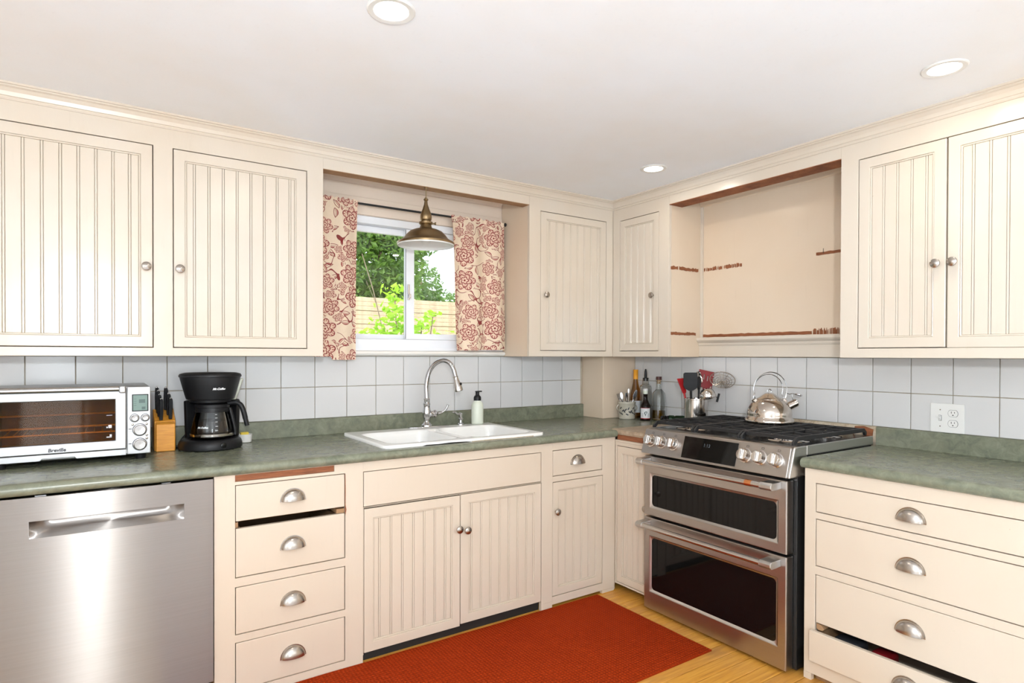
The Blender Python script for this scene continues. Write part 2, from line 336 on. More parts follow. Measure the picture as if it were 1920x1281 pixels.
def solo(name, mb, mat, label=None, cat=None, group=None, kind=None, bevel=0, bseg=2, smooth=False, weld=0, angle=40):
    me = mb.mesh(name, mat, bevel, bseg, smooth, None, weld, angle); o = bpy.data.objects.new(name, me); COL.objects.link(o); ORG[o] = None
    return tag(o, label, cat, group, kind)
def share(name, me, loc, parent, rot=None):
    o = bpy.data.objects.new(name, me); COL.objects.link(o); o.parent = parent; o.location = loc
    if rot: o.rotation_euler = rot
    return o
def text_mb(txt, size, fn, shear=.2, bold=0.):
    c = bpy.data.curves.new('t', 'FONT'); c.body = txt; c.size = size; c.shear = shear; c.align_x = 'CENTER'; c.align_y = 'CENTER'; c.offset = bold; c.resolution_u = 2
    o = bpy.data.objects.new('t', c); COL.objects.link(o); dg = bpy.context.evaluated_depsgraph_get(); me = bpy.data.meshes.new_from_object(o.evaluated_get(dg))
    mb = MB(); mb.v = [fn(v.co.x, v.co.y) for v in me.vertices]; mb.f = [tuple(p.vertices) for p in me.polygons]
    bpy.data.objects.remove(o); bpy.data.curves.remove(c); bpy.data.meshes.remove(me); return mb
def arc(c, r, a0, a1, n, fn): return [fn(c[0]+r*math.cos(a0+(a1-a0)*k/(n-1)), c[1]+r*math.sin(a0+(a1-a0)*k/(n-1))) for k in range(n)]
def smoothpath(pts, n=8):   # Catmull-Rom
    P = [Vector(p) for p in pts]; P = [P[0]*2-P[1]] + P + [P[-1]*2-P[-2]]; out = []
    for i in range(1, len(P)-2):
        for k in range(n):
            t = k/n; out.append(.5*((2*P[i]) + (P[i+1]-P[i-1])*t + (2*P[i-1]-5*P[i]+4*P[i+1]-P[i+2])*t*t + (3*P[i]-P[i-1]-3*P[i+1]+P[i+2])*t**3))
    out.append(P[-2]); return out

# ------------------------------------------------------------------ main dimensions (metres)
ZC = 2.203                      # ceiling
YU, XU = -.289, -.2864          # faces of the wall cabinets
YB, XB = -.6584, -.6144         # faces of the base cabinets
ZUB, ZUT = 1.2544, 2.198        # bottom / top of wall cabinets
CT, CB = .863, .825             # countertop top / underside
LEFT = -3.45
def planeA(y): return lambda u, v, w: (u, y-w, v)
def planeB(x): return lambda u, v, w: (x-w, u, v)

# ------------------------------------------------------------------ room shell
RX0, RY0 = -4.6, -5.6
wall_back = solo('wall_back', MB(planeA(0)).frame(RX0, .12, -.02, ZC, [(-1.95, -.96, 1.284, 1.985)], -.12, 0), 'pink_wall', kind='structure', label='pinkish cream wall with the kitchen window')
wall_right = solo('wall_right', MB().box(0, .12, RY0, 0, -.02, ZC), 'cream_wall', kind='structure', label='cream wall behind the range')
solo('ceiling', MB().box(RX0-.12, .12, RY0-.12, .12, ZC, ZC+.12), 'ceiling', kind='structure', label='white plaster ceiling with faint stains')
solo('wall_front', MB(lambda u, v, w: (u, RY0-w, v)).frame(RX0, 0, -.02, ZC, [(-2.1, -.6, .82, 2.07), (-3.60, -3.00, 0.2, 1.98)], 0, .12), 'shell', kind='structure', label='pale wall behind the viewer with window and glazed door')
solo('wall_left', MB(lambda u, v, w: (RX0-w, u, v)).frame(RY0-.12, .12, -.02, ZC, [(-3.95, -2.25, .75, 2.05)], 0, .12), 'shell', kind='structure', label='pale wall at the end of the counter run')
for nm, mb in (('window_2', MB(lambda u, v, w: (u, RY0+.01+w, v)).frame(-2.1, -.6, .82, 2.07, [(-2.05, -1.38, .87, 2.02), (-1.32, -.65, .87, 2.02)], -.06, 0)),
               ('door_1', MB(lambda u, v, w: (u, RY0+.01+w, v)).frame(-3.60, -3.00, .2, 1.98, [(-3.57, -3.03, .23, 1.95)], -.06, 0)),
               ('window_3', MB(lambda u, v, w: (RX0+.01+w, u, v)).frame(-3.95, -2.25, .75, 2.05, [(-3.9, -3.13, .8, 2.0), (-3.07, -2.3, .8, 2.0)], -.06, 0))):
    solo(nm, mb, 'vinyl', kind='structure', bevel=.003)
# floor: every plank a piece of its own
floor = solo('floor', MB().box(RX0-.12, .12, RY0-.12, .12, -.06, -.012), 'raw', kind='structure', label='honey-coloured narrow pine plank floor')
PW = .0705; plank_me = {L: MB().box(0, L, .0018, PW-.0018, -.012, 0).mesh('plank', 'floor', .0015, 1) for L in (1.1, 1.5, 1.9)}
y = RY0; row = 0
while y < .0:
    x = RX0 - (row*.63 % 1.0)
    while x < 0:
        L = random.choice((1.1, 1.5, 1.9)) if y > -2.9 else 1.9
        share('plank', plank_me[L], (x, y, 0), floor); x += L+.0012
    y += PW; row += 1

# wall tiles
def tile_mesh(w, h): return MB().box(.0014, w-.0014, .0014, h-.0014, 0, .006).mesh('tile', 'tile', .0016, 2)
_tm = {}
def tiles(parent, us, vs_, rotfn, skip=lambda u, v: False):
    for i in range(len(us)-1):
        for j in range(len(vs_)-1):
            u0, u1, v0, v1 = us[i], us[i+1], vs_[j], vs_[j+1]
            if skip((u0+u1)/2, (v0+v1)/2): continue
            k = (round(u1-u0, 3), round(v1-v0, 3))
            if k not in _tm: _tm[k] = tile_mesh(*k)
            loc, rot = rotfn(u0, v0, u1); share('tile', _tm[k], loc, parent, rot)
tz = [.945, 1.101, 1.2544]
tA = [LEFT] + [-3.305, -3.147, -2.986, -2.825, -2.662, -2.503, -2.343, -2.186, -2.025] + [-.46-.156*k for k in range(9, -1, -1)] + [-.305]
tiles(wall_back, tA, tz, lambda u0, v0, u1: ((u0, -.004, v0), (PI/2, 0, 0)))
tB = [-.28-.156*k for k in range(15)]; tB = [-.207] + tB
tB = sorted(tB)
rB = lambda u0, v0, u1: ((-.004, u1, v0), (PI/2, 0, -PI/2))
tiles(wall_right, tB, tz, rB)
tiles(wall_right, [u for u in tB if u > -1.07], [.864, .945], rB)
part('grout_bed', MB().box(LEFT, -.29, -.004, 0, .93, ZUB), 'grout', wall_back)
part('grout_bed', MB().box(-.004, 0, tB[0], -.2, .85, ZUB), 'grout', wall_right)
part('torn_strip', MB().prism([(-1.06, .875), (-1.06, .944), (-1.30, .944), (-1.5, .941), (-1.58, .944), (-1.66, .938), (-1.70, .944), (-1.70, .875)], -.0035, -.011, lambda a, b, h: (h, a, b)), 'torn', wall_right, label='torn plaster strip left by a missing backsplash')
part('torn_strip', MB().prism([(-1.60, .90), (-1.615, .93), (-1.64, .925), (-1.66, .90), (-1.685, .89), (-1.69, .93), (-1.65, .942), (-1.61, .938)], -.0110, -.016, lambda a, b, h: (h, a, b)), 'raw', wall_right)
# boxed-in corner column
solo('wall_corner', MB().box(-.288, -.0045, -.205, -.0045, CT, ZUB), 'cream_wall', kind='structure', label='cream boxed-in corner column under the corner cabinet', bevel=.004)

# crown moulding, mitred round the corner
prof = [(0, 2.150), (.004, 2.150), (.008, 2.156), (.008, 2.160), (.012, 2.162), (.016, 2.175), (.024, 2.186), (.032, 2.190), (.032, 2.194), (.038, 2.196), (.038, ZC), (0, ZC)]
mb = MB(); i0 = []
rows = [[(LEFT, YU-w, z) for w, z in prof], [(XU-w, YU-w, z) for w, z in prof], [(XU-w, -2.62, z) for w, z in prof]]
for r_ in rows: i0.append(mb.add(r_))
n = len(prof)
for k in range(2): mb.f += [(i0[k]+j, i0[k]+(j+1) % n, i0[k+1]+(j+1) % n, i0[k+1]+j) for j in range(n)]
mb.f += [tuple(range(i0[0], i0[0]+n)), tuple(range(i0[2], i0[2]+n))]
solo('trim_1', mb, 'cream', kind='structure', label='cream crown moulding along the top of the wall cabinets')

# ------------------------------------------------------------------ cabinet fittings
def knob_mb(tr, u, v):
    return MB(tr).lathe([(.0055, 0), (.0055, .008), (.0075, .013), (.0150, .016), (.0172, .020), (.0165, .024), (.011, .027), (0, .0285)], (u, v, 0), (0, 0, 1), 20)
def pull_mb(tr, u, v, a=.045, h=.043, d=.026):
    mb = MB(tr); v -= .02
    for k, s in ((0, 1.), (1, .93)):
        mb.grid(lambda p, q: (u+a*s*math.cos(PI*p), v+h*s*math.sin(PI*p)*math.cos(q*PI/2), .002+d*s*(math.sin(PI*p)**.8 if 0 < p < 1 else 0)*math.sin(q*PI/2)), 21, 9)
    pl = [(u+(a+.003)*math.cos(PI*k/16), v-.003+(h+.006)*math.sin(PI*k/16)) for k in range(17)]
    mb.prism(pl, 0, .003, lambda p, q, r: (p, q, r)); return mb
def door(parent, tr, u0, u1, v0, v1, mat, grooves, inset=.040, knob=None, rec=.004, groovemat=None):
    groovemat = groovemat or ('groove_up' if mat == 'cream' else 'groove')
    iu0, iu1, iv0, iv1 = u0+inset, u1-inset, v0+inset, v1-inset
    if grooves and isinstance(grooves, tuple): iu0, iu1 = grooves[0], grooves[1]
    mb = MB(tr).frame(u0, u1, v0, v1, [(iu0, iu1, iv0, iv1)], -.020, -.0005)
    d = part('door', mb, mat, parent, bevel=.0022)
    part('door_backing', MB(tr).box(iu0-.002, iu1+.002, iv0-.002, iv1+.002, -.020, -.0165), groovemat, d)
    part('panel_moulding', MB(tr).frame(iu0, iu1, iv0, iv1, [(iu0+.006, iu1-.006, iv0+.006, iv1-.006)], -.0165, -.0035), mat, d, bevel=.0025)
    gs = [iu0+.006] + [g for g in grooves[2] if iu0+.012 < g < iu1-.012] + [iu1-.006]
    for k in range(len(gs)-1):
        b0, b1 = gs[k]+.0006, gs[k+1]-.0006; b = MB(tr).box(b0, b1-(.0080 if k < len(gs)-2 else 0), iv0+.006, iv1-.006, -.0166, -rec-.0035)
        if k < len(gs)-2: b.box(b1-.0068, b1, iv0+.006, iv1-.006, -.0166, -rec-.0030)
        part('board', b, mat, d, bevel=.0014, bseg=1)
    if knob: part('knob', knob_mb(tr, *knob), 'nickel', d, smooth=True, label='satin nickel knob')
    return d
def drawer(parent, tr, u0, u1, v0, v1, mat, pull=None, out=0., depth=.42, box=True):
    d = part('drawer', MB(tr).box(u0, u1, v0, v1, -.019+out, -.0005+out), mat, parent, bevel=.002)
    if box: part('drawer_box', MB(tr).frame(u0+.012, u1-.012, -depth+out, -.019+out, [(u0+.024, u1-.024, -depth+.012+out, -.0195-.006+out)], 0, 0) if False else
                 MB(lambda a, b, c: tr(a, c, b)).frame(u0+.014, u1-.014, -depth+out, -.0192+out, [(u0+.026, u1-.026, -depth+.012+out, -.030+out)], v0+.012, v1-.014), 'rawtan', d)
    if pull: part('cup_pull', pull_mb((lambda a, b, c: tr(a, b, c+out-.0005)), *pull), 'nickel', d, smooth=True, weld=.0002, label='satin nickel cup pull')
    return d
def carcass(parent, tr, u0, u1, v0, v1, depth, mat, t=.016, top=True):
    mb = MB(tr); w0, w1 = -depth, -.0203
    mb.box(u0, u0+t, v0, v1, w0, w1); mb.box(u1-t, u1, v0, v1, w0, w1); mb.box(u0+t, u1-t, v0, v0+t, w0, w1)
    if top: mb.box(u0+t, u1-t, v1-t, v1, w0, w1)
    mb.box(u0+t, u1-t, v0+t, v1-t, w0, w0+.006)
    return part('carcass', mb, mat, parent)
G = .0030   # reveal gap
def hole(r): return (r[0]-G, r[1]+G, r[2]-G, r[3]+G)

# ------------------------------------------------------------------ wall cabinets
DB, DT = 1.290, 2.076
# left pair
tr = planeA(YU)
c = thing('wall_cabinet', 'cream wall cabinet with two beadboard doors above the toaster oven and coffee maker', 'cabinet', (-2.76, YU, ZUB))
d1, d2 = (-3.262, -2.7325, DB, DT), (-2.660, -2.142, DB, DT)
part('face_frame', MB(tr).frame(LEFT, -2.068, ZUB, ZUT, [hole(d1), hole(d2)], -.02, 0), 'cream', c, bevel=.0015)
carcass(c, tr, LEFT, -2.068, ZUB, ZUT, .282, 'cream')
door(c, tr, *d1, 'cream', (-3.222, -2.772, [-3.178+.0535*k for k in range(8)]), knob=(-2.754, 1.602))
door(c, tr, *d2, 'cream', (-2.620, -2.186, [-2.582+.0535*k for k in range(8)]), knob=(-2.639, 1.601))
# corner cabinet
c = thing('corner_wall_cabinet', 'cream L-shaped corner wall cabinet with one beadboard door on each side', 'cabinet', (-.286, -.289, ZUB))
dA = (-.8405, -.3443, DB, DT); trB = planeB(XU); dB = (-.6563, -.3504, DB, DT)
part('face_frame', MB(tr).frame(-.921, XU, ZUB, ZUT, [hole(dA)], -.02, 0), 'cream', c, bevel=.0015)
part('face_frame', MB(trB).frame(-.735, YU-.0002, ZUB, ZUT, [hole(dB)], -.02, 0), 'cream', c, bevel=.0015)
mb = MB(); mb.box(-.921, -.905, YU+.0203, -.007, ZUB, ZUT).box(XU+.0203, -.007, -.735, -.719, ZUB, ZUT).box(-.905, -.007, YU+.0203, -.007, ZUB, ZUB+.016).box(XU+.0203, -.007, -.719, YU+.0203, ZUB, ZUB+.016)
part('carcass', mb, 'cream_wall', c)
door(c, tr, *dA, 'cream', (-.800, -.385, [-.77+.0525*k for k in range(8)]), knob=(-.811, 1.605))
door(c, trB, *dB, 'cream', (-.620, -.388, [-.59+.0525*k for k in range(5)]), knob=(-.620, 1.606))
# right pair
c = thing('wall_cabinet', 'cream wall cabinet with two beadboard doors above the switch and outlet plate', 'cabinet', (XU, -2.07, ZUB))
r1, r2 = (-2.069, -1.754, DB+.006, DT), (-2.392, -2.0745, DB+.004, DT)
part('face_frame', MB(trB).frame(-2.62, -1.680, ZUB, ZUT, [(r2[0]-G, r1[1]+G, r1[2]-G, DT+G)], -.02, 0), 'cream', c, bevel=.0015)
carcass(c, trB, -2.62, -1.680, ZUB, ZUT, .279, 'cream')
door(c, trB, *r1, 'cream', (-2.028, -1.796, [-1.997+.0515*k for k in range(4)]), knob=(-2.041, 1.611))
door(c, trB, *r2, 'cream', (-2.352, -2.113, [-2.302+.0515*k for k in range(4)]), knob=(-2.096, 1.611))
# valance over the window
v_ = thing('window_valance', 'cream valance board spanning above the window between the wall cabinets', 'valance', (-1.5, YU, 2.10))
part('board', MB(tr).box(-2.0678, -.9212, 2.1025, ZUT, -.018, -.001), 'cream', v_, bevel=.001)
part('underside_strip', MB(tr).box(-2.0678, -.9212, 2.1000, 2.1024, -.065, -.001), 'rawtan', v_)
part('recess_moulding', MB().prism([(-.0005, 2.140), (-.008, 2.140), (-.010, 2.150), (-.020, 2.165), (-.022, ZUT), (-.0005, ZUT)], -2.066, -.923, lambda a, b, h: (h, a, b)), 'pink_wall', v_)
# alcove over the range
nz_ = thing('range_alcove', 'open cream alcove over the range with brown scars of removed shelves', 'alcove', (-.01, -1.2, ZUB))
part('back_panel', MB().box(-.0120, -.0045, -1.6785, -.7355, 1.256, ZUT), 'cream_wall', nz_)
part('header', MB(trB).box(-1.6798, -.7352, 2.1025, ZUT, -.018, -.001), 'cream', nz_, bevel=.001)
part('header_underside', MB(trB).box(-1.6798, -.7352, 2.0990, 2.1024, -.105, -.001), 'raw', nz_)
part('apron_board', MB().box(-.030, -.0122, -1.6785, -.7355, 1.2565, 1.332), 'cream', nz_, bevel=.001)
part('ledge_moulding', MB().prism([(-.0122, 1.318), (-.033, 1.318), (-.036, 1.326), (-.036, 1.334), (-.046, 1.342), (-.052, 1.350), (-.052, 1.360), (-.048, 1.366), (-.0122, 1.366)], -1.6785, -.7355, lambda a, b, h: (a, h, b)), 'cream', nz_, bevel=.0015)
part('inner_crown', MB().prism([(-.0122, 2.120), (-.022, 2.124), (-.024, 2.134), (-.036, 2.150), (-.040, 2.160), (-.040, ZUT), (-.0122, ZUT)], -1.6785, -.7355, lambda a, b, h: (a, h, b)), 'cream_wall', nz_)
part('corner_batten', MB().box(-.022, -.0122, -.752, -.7355, 1.366, 2.12), 'cream', nz_, bevel=.001)
def scar(a0, a1, z, h, fn, n=22, gap=0):
    rnd = random.Random(int(abs(a0*1000+z*77))); top = [(a0+(a1-a0)*k/n, z+h*(.30+.5*rnd.random()*(.4+gap))) for k in range(n+1)]; bot = [(a0+(a1-a0)*k/n, z-h*(.35+.35*rnd.random()*(.3+gap))) for k in range(n+1)]
    mb = MB()
    for k in range(n):
        if gap and rnd.random() < gap*.35: continue
        mb.prism([bot[k], bot[k+1], top[k+1], top[k]], 0, 1, fn)
    return mb
bk = lambda a_, b_, h: (-.0122-.0022*h, a_, b_); sd = lambda a_, b_, h: (a_, -.7352-.0022*h, b_)
for mb in (scar(-.756, -1.010, 1.757, .016, bk, 60, .8), scar(-1.42, -1.678, 1.758, .018, bk), scar(-.740, -1.40, 1.376, .020, bk, 30), scar(-1.40, -1.66, 1.376, .026, bk, 70, .8), scar(-.272, -.040, 1.753, .018, sd, 20, .4), scar(-.270, -.060, 1.386, .018, sd, 20, .2)):
    part('shelf_scar', mb, 'raw', nz_, label='jagged brown scar where a shelf was torn off')
for (yy, z0, z1, dy) in ((-1.60, 1.385, 1.42, .004), (-1.455, 1.755, 1.78, -.004)):
    part('nail', MB().tube([(-.013, yy, z0), (-.020, yy+dy, z1)], .0012, 6), 'dark', nz_)

# ------------------------------------------------------------------ base cabinets
tr = planeA(YB)
# drawer stack
c = thing('drawer_cabinet', 'cream base cabinet with four stacked drawers beside the dishwasher', 'cabinet', (-2.29, YB, 0))
dr = [(-2.4955, -2.094, .653, .783), (-2.4955, -2.094, .449, .626), (-2.4955, -2.094, .241, .411), (-2.4955, -2.094, .036, .208)]
holes = [(-2.498, -2.0905, .446, .786)] + [hole(q) for q in dr[2:]] + [(-2.498, -2.135, .798, .822)]
part('face_frame', MB(tr).frame(-2.567, -2.0172, 0, CB-.0004, holes, -.02, 0), 'cream_low', c, bevel=.0015)
carcass(c, tr, -2.566, -2.018, .03, CB-.001, .63, 'rawtan')
part('cutting_board', MB(tr).box(-2.4975, -2.1355, .7985, .8215, -.40, -.004), 'raw', c, bevel=.001, label='brown pull-out cutting board edge')
part('worn_edge', MB(tr).prism([(-2.0925, .63), (-2.0925, .785), (-2.0905, .785), (-2.0893, .72), (-2.0900, .66), (-2.0860, .64), (-2.0905, .618)], -.0005, .0006, lambda a, b, h: (a, b, h)), 'raw', c)
part('runner', MB(tr).box(-2.125, -2.0925, .628, .645, -.30, -.006), 'rawtan', c); part('runner', MB(tr).box(-2.4975, -2.488, .630, .649, -.30, -.003), 'rawtan', c)
for q, pz in zip(dr, (.726, .545, .333, .127)): drawer(c, tr, *q, 'cream_low', (-2.294, pz))
c = thing('end_cabinet', 'narrow plain cream base cabinet at the far side of the dishwasher', 'cabinet', (-3.31, YB, 0))
ed = (-3.425, -3.198, .06, .78)
part('face_frame', MB(tr).frame(LEFT, -3.1705, 0, CB-.0004, [hole(ed)], -.02, 0), 'cream_low', c, bevel=.0015)
carcass(c, tr, LEFT, -3.1715, .03, CB-.001, .63, 'cream_low')
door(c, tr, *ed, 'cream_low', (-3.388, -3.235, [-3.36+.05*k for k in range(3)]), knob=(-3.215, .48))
# sink base
c = thing('sink_cabinet', 'cream sink base cabinet with two beadboard doors under the white sink', 'cabinet', (-1.53, YB, 0))
ff, s1, s2 = (-2.0135, -1.113, .641, .782), (-2.012, -1.5655, .040, .630), (-1.5615, -1.111, .048, .632)
part('face_frame', MB(tr).frame(-2.0170, -1.0402, .034, CB-.0004, [hole(ff), (s1[0]-G, s2[1]+G, .0335, .636)], -.02, 0), 'cream_low', c, bevel=.0015)
part('stile_foot', MB(tr).box(-1.1085, -1.0402, 0, .0338, -.02, 0), 'cream_low', c, bevel=.001)
carcass(c, tr, -2.0165, -1.041, .06, CB-.001, .63, 'rawtan', top=False)
part('toe_board', MB().box(-2.016, -1.11, YB+.024, YB+.034, 0, .0595), 'dark', c)  # near-black colour paints in the shade below the sink doors
part('false_front', MB(tr).box(*ff, -.019, -.0005), 'cream_low', c, bevel=.002)
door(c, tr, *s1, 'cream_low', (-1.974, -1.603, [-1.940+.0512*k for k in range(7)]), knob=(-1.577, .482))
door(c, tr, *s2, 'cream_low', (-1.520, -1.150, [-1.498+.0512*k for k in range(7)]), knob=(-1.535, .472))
# narrow base
c = thing('narrow_cabinet', 'narrow cream base cabinet with one drawer over a beadboard door', 'cabinet', (-.87, YB, 0))
nd, dd = (-1.037, -.711, .660, .784), (-1.037, -.706, .058, .626)
part('face_frame', MB(tr).frame(-1.0398, -.6147, .016, CB-.0004, [hole(nd), hole(dd)], -.02, 0), 'cream_low', c, bevel=.0015)
ft = [(-.7045, .0158), (-.7045, 0), (-.640, 0), (-.628, .012), (-.622, .030), (-.624, .050), (-.6335, .062), (-.6335, .0158)]
part('stile_foot', MB(tr).prism(ft[:3]+[(-.6250, 0), (-.6147, .0100), (-.6147, .0158)], -.0195, -.0002, lambda a, b, h: (a, b, h)), 'cream_low', c)
carcass(c, tr, -1.039, -.634, .06, CB-.001, .60, 'rawtan')
drawer(c, tr, *nd, 'cream_low', (-.878, .728))
door(c, tr, *dd, 'cream_low', (-1.003, -.746, [-.996+.0515*k for k in range(6)]), knob=(-1.020, .481))
# corner base on the range side
trb = planeB(XB)
c = thing('corner_base_cabinet', 'narrow cream corner base cabinet with a beadboard door left of the range', 'cabinet', (XB, -.78, 0))
cd_ = (-.910, -.672, .052, .778)
part('face_frame', MB(trb).frame(-.9125, -.6586, .040, .800, [hole(cd_)], -.02, 0), 'cream_low', c, bevel=.0015)
part('carcass', MB(trb).box(-.9125, -.9005, .04, .80, -.55, -.0203).box(-.9005, -.6588, .04, .055, -.55, -.0203).box(-.9005, -.6588, .785, .80, -.55, -.0203), 'rawtan', c)
part('support_block', MB().box(-.50, -.42, -.88, -.66, 0, .0398), 'rawtan', c)
door(c, trb, *cd_, 'cream_low', (-.880, -.706, [-.855+.0405*k for k in range(5)]), inset=.036, knob=(-.892, .487))
part('cracked_rail', MB(trb).box(-.9125, -.6600, .8004, .812, -.03, .004), 'cream_low', c, bevel=.002)
part('exposed_core', MB(trb).box(-.9125, -.668, .8124, .8385, -.05, -.006), 'raw', c, label='exposed reddish brown board under the broken counter edge')
# right drawer stack
c = thing('drawer_cabinet', 'wide cream base cabinet with four drawers right of the range', 'cabinet', (XB, -2.1, 0))
W0, W1 = -2.428, -1.7645
q1, q2, q3 = (W0, W1, .661, .768), (W0, W1, .453, .630), (W0, W1, .232, .415)
part('face_frame', MB(trb).frame(-2.62, -1.718, .026, CB-.0004, [hole(q1), hole(q2), (W0-G, W1+G, .080, .417)], -.02, 0), 'cream_low', c, bevel=.0015)
carcass(c, trb, -2.62, -1.7185, .07, CB-.001, .60, 'cream_low')
part('side_foot', MB(trb).box(-1.748, -1.718, 0, .0258, -.02, 0), 'cream_low', c)
part('toe_board', MB().box(XB+.03, XB+.045, -2.62, -1.75, 0, .0698), 'rawtan', c)
for q, pz in ((q1, .720), (q2, .549), (q3, .335)): drawer(c, trb, *q, 'cream_low', (-2.094, pz))
drawer(c, trb, -2.44, -1.7495, .083, .203, 'cream_low', (-2.094, .147), out=.021)
part('chipped_corner', MB(trb).prism([(-1.7665, .208), (-1.7665, .229), (-1.785, .226), (-1.796, .214), (-1.790, .206), (-1.775, .204)], -.035, -.004, lambda a, b, h: (a, b, h)), 'rawtan', c)
for k, (nm, lab, col, yy, ln) in enumerate((('snack_packet', 'crumpled red packet inside the slightly open bottom drawer', 'darkred', -1.98, .07), ('folded_cloth', 'dark grey folded cloth inside the slightly open bottom drawer', 'ink', -1.86, .10))):
    mb = MB(); mb.grid(lambda p, q: (-.575+.08*p, yy-ln*(q-.5), .196+.008*math.sin(7*p+3*q+k)*math.sin(9*q)), 10, 12); mb.grid(lambda p, q: (-.575+.08*p, yy-ln*(q-.5), .11), 2, 2)
    j = 0
    solo(nm, MB().box(-.575, -.50, yy-ln/2, yy+ln/2, .0955, .185), col, lab, 'packet' if k == 0 else 'cloth', bevel=.012, bseg=3, smooth=True)

# ------------------------------------------------------------------ countertops
def nose(y1, z0=CB, z1=CT): # cross-section (outward, z) of the bullnose strip back to 'in'
    r = (z1-z0)/2; return [(y1+.05, z0), (y1+.05, z1)] + [(y1+r-r*math.sin(t), z0+r+r*math.cos(t)) for t in [PI*k/10 for k in range(11)]]
SX0, SX1, SY0, SY1 = -1.905, -1.068, -.622, -.095
c = thing('countertop', 'green marbled laminate countertop around the sink with low matching backsplash', 'countertop', (-2, -.3, CT))
mb = MB().prism(nose(-.683), LEFT, -.6195, lambda a, b, h: (h, a, b))
us = [LEFT, SX0, SX1, -.6195, -.001]; vv = [-.633, -.6225, SY1, -.0045]
mb2 = MB(lambda u, v, w: (u, v, w)).cells(us, vv, lambda u, v: not (SX0 < u < SX1 and SY0-.001 < v < SY1) and not (u > -.6195 and v < -.6225), CB, CT)
o = part('worktop', mb2, 'laminate', c); part('front_edge', mb, 'laminate', c, smooth=True)
part('backsplash', MB().prism([(-.0045, CT+.0002), (-.0045, .945), (-.016, .945), (-.0205, .941), (-.0205, CT+.0002)], LEFT, -.2885, lambda a, b, h: (h, a, b)), 'laminate', c, bevel=.001)
c = thing('countertop', 'green laminate countertop right of the range with low matching backsplash', 'countertop', (-.3, -2.1, CT))
part('worktop', MB().box(-.590, -.001, -2.62, -1.712, CB, CT), 'laminate', c)
part('front_edge', MB().prism(nose(-.640), -2.62, -1.712, lambda a, b, h: (a, h, b)), 'laminate', c, smooth=True)
part('backsplash', MB().prism([(-.0045, CT+.0002), (-.0045, .945), (-.016, .945), (-.0205, .941), (-.0205, CT+.0002)], -2.62, -1.704, lambda a, b, h: (a, h, b)), 'laminate', c, bevel=.001)
c = thing('countertop_piece', 'short worn brownish countertop piece between the corner and the range', 'countertop', (-.3, -.78, CT))
part('worktop', MB().box(-.570, -.001, -.9145, -.6232, .8395, CT+.002), 'laminate_worn', c)
part('front_edge', MB().prism([(-.570, .8395), (-.570, CT+.002), (-.608, CT+.002), (-.616, CT-.003), (-.618, .850), (-.614, .8395)], -.9145, -.6265, lambda a, b, h: (a, h, b)), 'laminate_worn', c, bevel=.001)

# ------------------------------------------------------------------ sink, faucet
sk = thing('kitchen_sink', 'white enamel double-bowl drop-in sink with chipped front rim', 'sink', (-1.49, -.36, CT))
cx, cy, hx, hy = (-1.915-1.058)/2, (-.632-.085)/2, (1.915-1.058)/2, (.632-.085)/2
def sdf(x, y, bx, by, wx, wy, r):
    qx, qy = abs(x-bx)-wx+r, abs(y-by)-wy+r; return math.hypot(max(qx, 0), max(qy, 0)) + min(max(qx, qy), 0) - r
sst = lambda a, b, x: (lambda t: t*t*(3-2*t))(min(1, max(0, (x-a)/(b-a))))
def sinkpt(p, q):
    x, y = (p*2-1)*hx, (q*2-1)*hy; r = .045; ex, ey = abs(x)-hx+r, abs(y)-hy+r
    if ex > 0 and ey > 0:
        a_, b_ = ex/r, ey/r; a2, b2 = a_*math.sqrt(1-b_*b_/2), b_*math.sqrt(1-a_*a_/2)
        x, y = math.copysign(hx-r+a2*r, x), math.copysign(hy-r+b2*r, y)
    x += cx; y += cy
    d1 = sdf(x, y, cx-.205, cy-.030, .178, .196, .06); d2 = sdf(x, y, cx+.205, cy-.030, .178, .196, .06)
    d = min(d1, d2); z = .0135 - .012*sst(0, -.008, d) - .165*sst(-.004, -.036, d) - .006*sst(-.03, -.17, d)
    if abs(x-cx) < .04 and abs(y-cy+.03) < .19: z -= .012*sst(.03, .02, abs(x-cx))*sst(.19, .17, abs(y-cy+.03))
    e = min(hx-abs(x-cx), hy-abs(y-cy)); z -= .007*(1-min(1, e/.010))**2
    return (x, y, CT+z)
mb = MB(); NU, NV = 150, 100; i = mb.grid(sinkpt, NU, NV)
rim = [a*NV for a in range(NU)] + [(NU-1)*NV+b for b in range(1, NV)] + [a*NV+NV-1 for a in range(NU-2, -1, -1)] + [b for b in range(NV-2, 0, -1)]
j = mb.add([(mb.v[k][0], mb.v[k][1], CT+.0003) for k in rim]); nr = len(rim)
mb.f += [(rim[k], rim[(k+1) % nr], j+(k+1) % nr, j+k) for k in range(nr)]
part('basin', mb, 'sink', sk, smooth=True, angle=70)
for s in (-1, 1): part('drain', MB().lathe([(0, 0), (.036, 0), (.040, .002), (.040, .004), (.030, .005), (.012, .003), (0, .003)], (cx+s*.205, cy-.03, CT-.1685), seg=24), 'chrome', sk, smooth=True)
part('chipped_edge', MB().prism([(-1.72, .8675), (-1.66, .8665), (-1.60, .869), (-1.52, .8668), (-1.49, .8632), (-1.74, .8632)], -.6328, -.6336, lambda a, b, h: (a, h, b)), 'dark', sk)
part('old_caulk', MB().prism([(-1.49, .8662), (-1.40, .868), (-1.30, .866), (-1.14, .867), (-1.14, .8632), (-1.49, .8632)], -.6328, -.6340, lambda a, b, h: (a, h, b)), 'torn', sk)
FZ = CT+.0136
fa = thing('faucet', 'chrome gooseneck pull-down kitchen faucet with side lever on the sink', 'faucet', (-1.468, -.118, FZ), -.93, local=True)
